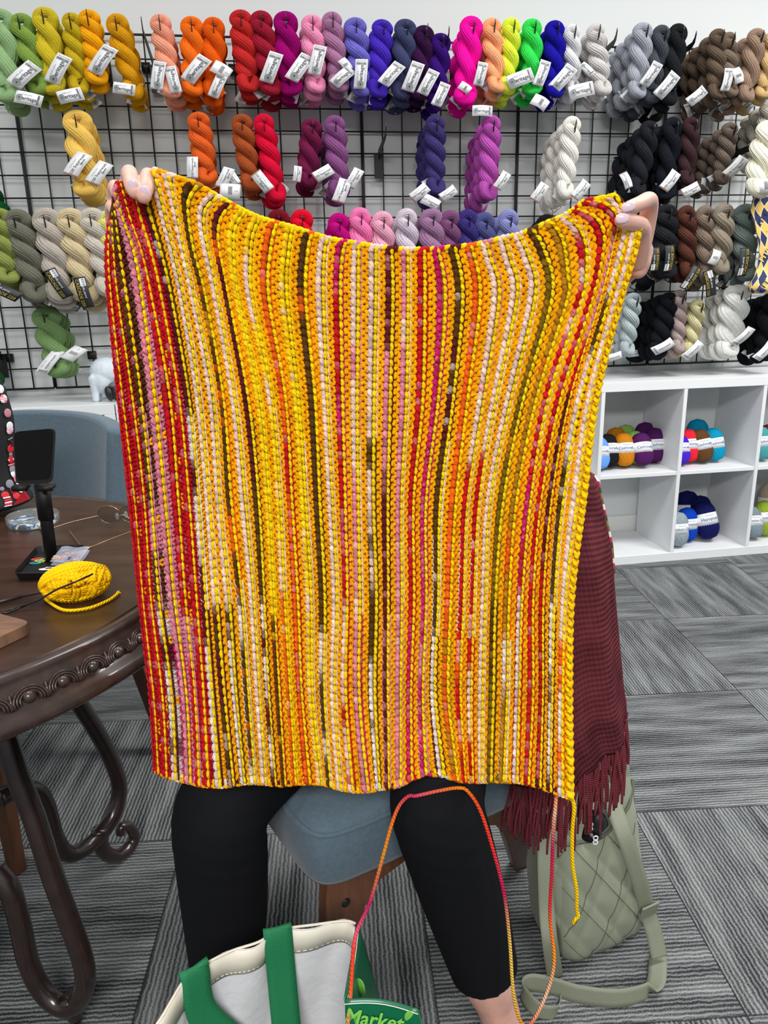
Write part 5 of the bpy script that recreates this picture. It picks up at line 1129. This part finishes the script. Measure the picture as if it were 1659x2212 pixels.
m.tube(tl, np.r_[np.full(len(tl)-6, .0024), np.linspace(.0024, .0016, 6)], 10, uvk=180); m.build('yarn_tail', yarn_mat('tail yellow', (255, 205, 10), ribs=3, tw=1, bump=.6), kn)

# working yarn, dyed in runs, from the knitting over the knee into the tote
pth = [(1202, 1712, .808), (1199, 1750, .802), (1195, 1789, .80), (1192, 1884, .795), (1188, 1979, .79), (1197, 2074, .77), (1182, 2142, .76), (1150, 2207, .75), (1128, 2211, .75), (1110, 2155, .755), (1101, 2033, .765), (1090, 1938, .77), (1071, 1857, .775), (1040, 1757, .79), (1012, 1711, .805), (990, 1702, .81), (949, 1708, .80), (900, 1719, .795), (882, 1720, .79), (862, 1741, .775), (846, 1781, .755), (827, 1851, .73), (800, 1946, .70), (773, 2006, .672), (765, 2040, .655), (762, 2070, .645), (757, 2150, .62), (750, 2230, .60)]
pp = spl([aty(*q) for q in pth], 8)
for kk_ in (kR,):
    for i in range(len(pp)):
        ax = kk_*.6+hipR*.4
        d = pp[i]-kk_; tproj = np.clip(((pp[i]-kk_)@(hipR-kk_))/((hipR-kk_)@(hipR-kk_)), 0, 1); c0 = kk_+(hipR-kk_)*tproj; dd = pp[i]-c0; ln = np.linalg.norm(dd); rmin = .0665+.016*tproj
        if ln < rmin: pp[i] = c0+dd/ln*rmin
cols = [(236, 110, 40), (250, 190, 150), (205, 30, 80), (226, 52, 50), (240, 140, 30), (250, 196, 160), (240, 90, 40), (232, 170, 60), (245, 200, 90), (200, 26, 90), (226, 50, 46), (240, 80, 30), (245, 150, 30), (240, 110, 60), (230, 60, 120), (226, 70, 90), (240, 110, 40), (220, 140, 40), (180, 30, 90), (226, 90, 110), (226, 60, 40), (226, 80, 40), (200, 160, 110)]
cl_ = np.array([lin(c) for c in cols]); tt_ = np.linspace(0, len(cl_)-1, len(pp)); cp_ = np.stack([np.interp(tt_, range(len(cl_)), cl_[:, i]) for i in range(3)], 1)
m = MB(); m.tube(pp, .0022, 10, uvk=220, col=cp_); tag(m.build('working_yarn', yarn_mat('dyed strand', (230, 90, 50), ribs=2, tw=1.1, vcol=True, bump=.8)), 'multicoloured orange and pink strand looping from the knitting over the knee into the tote', 'yarn')

# ================================================================== GREEN QUILTED BAG
mg = mat('olive_nylon', (132, 138, 118), .36, bump=.05, scale=30, sheen=.1); mgs = mat('olive_webbing', (118, 122, 104), .6, bump=.3, scale=500); mgd = mat('olive_stitching', (78, 82, 68), .7)
FLc = atz(1212, 2096, 0); BR_ = math.radians(24); Wb, Db, Hb = .200, .105, .285
bag = thing('quilted_bag', 'olive green quilted shoulder bag standing on the carpet by the chair', 'bag', FLc, BR_); Rb = Rz(BR_)
def bl(x, y, z): return np.asarray(FLc)*[1, 1, 0]+Rb@np.array([x, y, z])
def quilt(x, z):
    a = ((x*1.0+z*.75)/.075) % 1; b_ = ((x*1.0-z*.55)/.075) % 1; return min(abs(math.sin(PI*a)), abs(math.sin(PI*b_)))**.45
def face_prof(z): # taper and lean of the bag body
    k = z/Hb; return k
NZ, NA = 84, 176; rows = []
per = []
for j in range(NA):
    a = j/NA*2*PI; e = 4.5; per.append((np.sign(math.cos(a))*abs(math.cos(a))**(2/e), np.sign(math.sin(a))*abs(math.sin(a))**(2/e)))
for i in range(NZ):
    k = i/(NZ-1); z = Hb*k; row = []
    wv = Wb*(.93+.09*math.sin(PI*min(1, k*1.2))-.06*k); dv = Db*(1.0-.40*k**1.4)+.0; rnd = 1-.12*math.exp(-k*22)
    for (px_, py_) in per:
        x = Wb/2+wv/2*px_*rnd; y = Db/2+dv/2*py_*rnd*(1.05-.0*k)
        q_ = quilt(x, z)*.006 if py_ < -.5 or py_ > .5 else .002
        bul = .014*math.sin(PI*k)*(1-abs(px_)**2)
        sg = np.sign(py_) if abs(py_) > .5 else 0
        zz = z+(.028*k*(abs(px_)**2.2)) - .022*k*(1-abs(px_))**.5*1.0
        if px_ > 0: zz += .025*k*px_
        row.append(bl(x+.02*k*0+(-.012*k if px_ < 0 else .0*k), y+sg*(q_+bul)+.045*k, max(zz, 0)+.001))
    rows.append(row)
m = MB(); R0 = np.array(rows); m.grid(np.concatenate([R0, R0[:, :1]], 1), thick=.0015)
bot = R0[0]; m.add(np.r_[bot, [bot.mean(0)]], [(j, (j+1) % NA, NA) for j in range(NA)])
body_ = m.build('quilted_body', mg, bag)
m = MB(); inner = R0[-3]*1.0; inner[:, 2] -= .012; cI = inner.mean(0); inner = cI+(inner-cI)*.9; m.add(np.r_[inner, [inner.mean(0)-np.array([0, 0, .01])]], [(j, (j+1) % NA, NA) for j in range(NA)]); m.build('zip_top', mgd, bag)
# front pocket panel with piping
Gp = []
for i in range(40):
    k = i/39; row = []
    for j in range(50):
        h_ = j/49; x = .004+h_*(Wb-.010); ztop = .215+.035*(h_-.45)**2*4*(.6 if h_ < .45 else 1.0)+.022*h_; z = .008+(ztop-.008)*k; kk = z/Hb
        bulg = .016*math.sin(PI*min(1, kk*.95))*(1-abs(2*h_-1)**2.2); dv = Db*(1-.40*kk**1.4)
        y = Db/2-dv/2*1.05-bulg-.006-quilt(x, z)*.0075+.045*kk; rdx = .010*math.exp(-k*14)
        row.append(bl(x*(1-.0)+rdx*(1 if h_ < .5 else -1)*abs(2*h_-1), y+.012*math.exp(-k*16)+.02*abs(2*h_-1)**10, z))
    Gp.append(row)
Gp = np.array(Gp); m = MB(); m.grid(Gp, thick=.004); pk = m.build('front_pocket', mg, bag)
m = MB(); per_ = list(Gp[::-1, 0])+list(Gp[0, 1:])+list(Gp[1:, -1]); m.tube(spl(per_[::4], 3), .0022, 8); m.tube(Gp[-1], .0028, 8); m.build('piping', mgd, pk)
m = MB()
for a0 in np.arange(-.4, .6, .075):
    for sg in (1, -1):
        seg = []
        for s_ in np.linspace(0, 1, 120):
            z = .012+s_*.215; x = (a0-z*.75) if sg > 0 else (a0+z*.55)
            if .008 < x < Wb-.012:
                h_ = (x-.004)/(Wb-.010); fj = h_*49; j = int(min(fj, 48)); ztop = .215+.035*(h_-.45)**2*4*(.6 if h_ < .45 else 1.0)+.022*h_; fi = (z-.008)/(ztop-.008)*39; i = int(fi)
                if 0 <= i < 39: seg.append((Gp[i, j]*(1-fj+j)+Gp[i, j+1]*(fj-j))*(1-fi+i)+(Gp[i+1, j]*(1-fj+j)+Gp[i+1, j+1]*(fj-j))*(fi-i)+Rb@np.array([0, -.0006, 0])); continue
            if len(seg) > 4: m.tube(seg[::3], .0006, 5)
            seg = []
        if len(seg) > 4: m.tube(seg[::3], .0006, 5)
m.build('quilting_seams', mgd, pk)
def ribbon(name, pts, wd, upv, parent, mt=None, th=.0016):
    P = spl(pts, 10); T = nrm(np.gradient(P, axis=0)); U_ = np.array([nrm(np.asarray(upv(i/(len(P)-1)), float)) for i in range(len(P))]); U_ = nrm(U_-T*np.sum(U_*T, 1)[:, None])
    m = MB(); m.grid(np.stack([P-U_*wd/2, P-U_*wd/4, P, P+U_*wd/4, P+U_*wd/2], 1), thick=th); return m.build(name, mt or mgs, parent)
topR = bl(Wb-.01, .04, Hb+.035); topL = bl(-.008, .05, Hb+.03)
z3 = lambda x, y, z: atz(x, y, z)
strp = [aty(1332, 1662, 1.19), aty(1318, 1700, 1.165), aty(1325, 1740, 1.13), aty(1350, 1810, 1.085), aty(1380, 1900, 1.075), aty(1398, 1968, 1.08), z3(1412, 2015, .055), z3(1424, 2068, .02)]
ribbon('shoulder_strap', strp, .030, lambda s: (1, .35, .1+.2*s), bag)
m = MB(); q = z3(1402, 1972, .09); c = aty(1402, 1968, 1.075)
m.box(c, (.038, .004, .030), Rz(BR_)@Rx(.2), bev=.001); m.build('strap_slider', mgs, bag, smooth=False)
fl = [z3(1420, 2060, .012), z3(1421, 2085, .008), z3(1416, 2125, .008), z3(1390, 2146, .012), z3(1330, 2157, .016), z3(1250, 2148, .018), z3(1190, 2130, .02), z3(1145, 2124, .02), z3(1130, 2140, .018), z3(1148, 2170, .012), z3(1172, 2188, .008), z3(1200, 2186, .008), z3(1206, 2160, .01)]
def fu(s):
    if s < .22: return (1, .2, .1)
    if s < .75: return (.1, .35, 1)
    return (.3, .2, 1)
ribbon('shoulder_strap', fl, .030, fu, bag)
ls = [aty(1140, 1700, 1.17), aty(1146, 1760, 1.13), aty(1152, 1795, 1.12)]
ribbon('strap_tab', ls, .026, lambda s: (1, .2, 0), bag)
ls = [aty(1148, 1800, 1.12), aty(1146, 1770, 1.115), aty(1158, 1752, 1.10), aty(1172, 1762, 1.085), aty(1176, 1800, 1.075), aty(1177, 1880, 1.045), aty(1180, 1960, 1.02), aty(1188, 2040, .99), z3(1200, 2115, .012)]
ribbon('hanging_strap', ls, .028, lambda s: (1, .35, 0), bag)
# black strap keychain in the pocket
kcn = thing('wrist_strap', 'black strap with white printed logos tucked into the quilted bag pocket', 'strap', aty(1285, 1800, 1.02))
m = MB(); P = spl([aty(1273, 1800, 1.03), aty(1268, 1770, 1.035), aty(1278, 1752, 1.03), aty(1298, 1760, 1.03), aty(1308, 1785, 1.035), aty(1296, 1800, 1.03)], 8); U_ = np.array([.5, -.3, .6]); U_ = nrm(U_)
m.grid(np.stack([P-U_*.007, P+U_*.007], 1), thick=.0018)
P = spl([aty(1270, 1782, 1.015), aty(1266, 1806, 1.01), aty(1276, 1815, .995), aty(1290, 1812, .99), aty(1288, 1796, 1.0), aty(1276, 1792, 1.01)], 8); m.grid(np.stack([P-U_*.008, P+U_*.008], 1), thick=.0018); m.ell(aty(1292, 1778, 1.03), (.014, .010, .02)); m.build('strap', mat('black_strap', (20, 20, 24), .5), kcn)
m = MB()
for x, y, d in ((1275, 1785, 1.008), (1286, 1814, .984)):
    c = aty(x, y, d)
    for dz in (-.004, .004): m.tube([c+np.array([.0035*math.cos(q), -.001, dz+.0035*math.sin(q)]) for q in np.linspace(0, 2*PI, 14, endpoint=False)], .0011, 5, closed=True)
m.build('logo', mat('logo_white', (228, 228, 230), .5), kcn)

# ================================================================== WHITE AND GREEN TOTE
tw = mat('woven_white', (214, 212, 216), .4, var=.05, scale=20, bump=1.0, bscale=42, coat=.2); tcream = mat('hem_cream', (222, 214, 198), .6, bump=.15, scale=90); tg = mat('green_print', (12, 96, 64), .35, coat=.2); tgs = mat('green_webbing', (16, 112, 68), .7, bump=.4, scale=700); tlg = mat('light_green_print', (118, 190, 78), .45)
ZR = .44
rim = [(250, 2330), (300, 2262), (345, 2205), (400, 2115), (440, 2085), (500, 2055), (560, 2035), (600, 2010), (680, 1998), (745, 1990), (768, 1996)]
rim = np.array([atz(x, y, ZR) for x, y in rim]); rim = spl(rim, 6)
tote = thing('tote_bag', 'white woven tote bag with green handles and green printed side at the bottom edge', 'bag', (rim[30][0], rim[30][1]-.12, 0))
def wall_(rimP, drop_c, z1=.0, n=16, shrink=.86):
    cx = np.array([-.10, .56, 0]); out = []
    for k in range(n):
        s = k/(n-1); z = ZR*(1-s)+z1*s; row = []
        for i, p_ in enumerate(rimP):
            c = cx+(p_-cx)*(1-(1-shrink)*s); row.append((c[0]+.003*math.sin(i*.7+k*.9)*s, c[1]+.004*math.sin(i*.5+k*.6), z if k else p_[2]))
        out.append(row)
    return np.array(out)
Gw = wall_(rim, 0); m = MB(); m.grid(Gw, thick=.0014); m.build('back_wall', tw, tote)
hemG = Gw[:3].copy(); m = MB(); hz = [0, .012, .030]; cin = np.array([-.10, .50, 0]); inw = nrm((cin-rim)*[1, 1, 0]); H_ = np.array([Gw[0]*(1-h_/.0293)+Gw[1]*h_/.0293+inw*.0018 for h_ in hz]); m.grid(H_, thick=.001); m.tube(rim+np.array([0, 0, .0005]), .0016, 6); m.build('hem', tcream, tote)
m = MB(); thr = H_[2]+np.array([0, -.0009, .003])
for i in range(0, len(thr)-1): m.tube([thr[i], thr[i]*.35+thr[i+1]*.65], .0005, 4)
m.build('stitching', mat('white_thread', (235, 232, 224), .7), tote)
def on_rim(x):
    return min(range(len(rim)), key=lambda i: abs((lambda p_: 829.5+FPX*((p_-CP)@RV)/((p_-CP)@FW))(rim[i])-x))
for xr, dpx in ((420, -60), (600, -10)):
    i = on_rim(xr); p0 = rim[i]+np.array([0, -.003, .002]); td = nrm(rim[min(i+2, len(rim)-1)]-rim[i-2]); ins = nrm(np.array([-.08, .50, 0])-p0*[1, 1, 0])
    Pn = [p0+ins*.000+np.array([0, .004, -.012]), p0+np.array([0, .002, .003]), p0+ins*.004+np.array([0, 0, -.004]), p0+ins*.012+np.array([0, 0, -.05]), p0+ins*.03+td*(-.0 if xr > 500 else .03)+np.array([0, 0, -.11]), p0+ins*.05+td*(0 if xr > 500 else .06)+np.array([0, 0, -.17])]
    ribbon('handle', Pn, .033, lambda s, td=td: td, tote, tgs)
# folded side: green printed gusset, then the band with writing
c5 = rim[-1]; P6 = atz(745, 2158, ZR); P7 = atz(905, 2180, ZR); P8 = atz(925, 2290, ZR)
def sheet(A_, B_, name, mt, zt=.0, zb=-.18, lean=(0, 0, 0), n=12):
    g = np.array([[(A_*(1-s)+B_*s)+np.array([0, 0, zt*(1-k)+zb*k])+np.asarray(lean)*k+np.array([0, .006*math.sin(PI*s), 0]) for s in np.linspace(0, 1, n)] for k in np.linspace(0, 1, 8)]); m = MB(); m.grid(g, thick=.0014); return g, m.build(name, mt, tote)
g1, gus = sheet(c5+np.array([.004, 0, 0]), P6, 'gusset', tg, lean=(.032, .012, 0))
m = MB()
for s, k in ((.0, 0), (.0, 1)): pass
for s_, k_s, rx, rz in ((.5, .22, .007, .013), (.72, .42, .005, .012), (.85, .3, .004, .007)):
    c = (c5*(1-s_)+P6*s_)+np.array([.004, 0, -.18*k_s])+np.array([.032, .012, 0])*k_s; m.ell(c+np.array([-.0015, -.003, 0]), (rx, .0012, rz), Rz(-.6), 14, 6)
m.build('leaf_print', tlg, gus)
vd = nrm(P6-c5); 
m = MB(); m.text('nt', .026, P6*.85+c5*.15+np.array([.006, -.006, -.02]), np.array([.35, -.25, .75]), nrm(np.array([-.8, -.5, .3]))*1.0, bold=.02, shear=.3); m.build('lettering', tlg, gus, smooth=False)
m = MB(); m.tube(spl([c5+np.array([.004, -.002, -.002]), (c5+P6)/2+np.array([.004, -.002, -.004]), P6+np.array([.002, -.002, -.004])], 6), .0005, 5); m.build('stitching', MC['white_thread'], gus)
g2, band = sheet(P6, P7, 'printed_band', tg, zb=-.036, lean=(0, -.012, 0))
xd = nrm(P7-P6); yd = nrm(np.array([0, .012, .036])); yd = nrm(yd-xd*(yd@xd)); zn = np.cross(xd, yd); cB = P6*.62+P7*.38+np.array([0, -.006, -.015])
m = MB(); m.text('Market', .021, cB+zn*.001, xd, yd, shear=.25, bold=.02); m.text('DISTRICT', .0085, cB-yd*.013+xd*.004+zn*.001, xd, yd)
gb = P6*.12+P7*.88+np.array([0, -.0025, -.012]); m.ell(gb+yd*.002, (.006, .001, .009), None, 12, 6); m.tube([gb-yd*.006-np.array([0, .001, 0]), gb-yd*.018-np.array([0, .001, 0])], .001, 5); m.build('lettering', tlg, band, smooth=False)
m = MB()
for zo in (-.003, -.031): m.tube([(P6*(1-s)+P7*s)+np.array([0, -.0025+.006*math.sin(PI*s)+zo*.33, zo]) for s in np.linspace(0, 1, 10)], .0005, 5)
m.build('stitching', MC['white_thread'], band)
sheet(P6+np.array([.0, -.0125, -.034]), P7+np.array([0, -.0125, -.034]), 'side_wall', tw, zb=-.36, lean=(-.01, -.02, 0))
sheet(P7, P8, 'edge_hem', tcream, zb=-.04); sheet(P7, P8, 'side_wall', tg, zb=-ZR+.002, lean=(-.02, 0, 0))
fr = spl([P8, atz(860, 2420, ZR), atz(700, 2440, ZR), atz(480, 2420, ZR), atz(300, 2390, ZR), rim[0]], 6); Gf = wall_(fr, 0); m = MB(); m.grid(Gf, thick=.0014); m.build('front_wall', tg, tote)
bt = np.concatenate([Gw[-1], Gf[-1]]); bt[:, 2] = .002; m = MB(); m.add(np.r_[bt, [bt.mean(0)]], [(i, (i+1) % len(bt), len(bt)) for i in range(len(bt))]); m.build('base', tw, tote)
for k in [k for k in MC if k == '_dummy']: bpy.data.materials.remove(MC.pop(k))
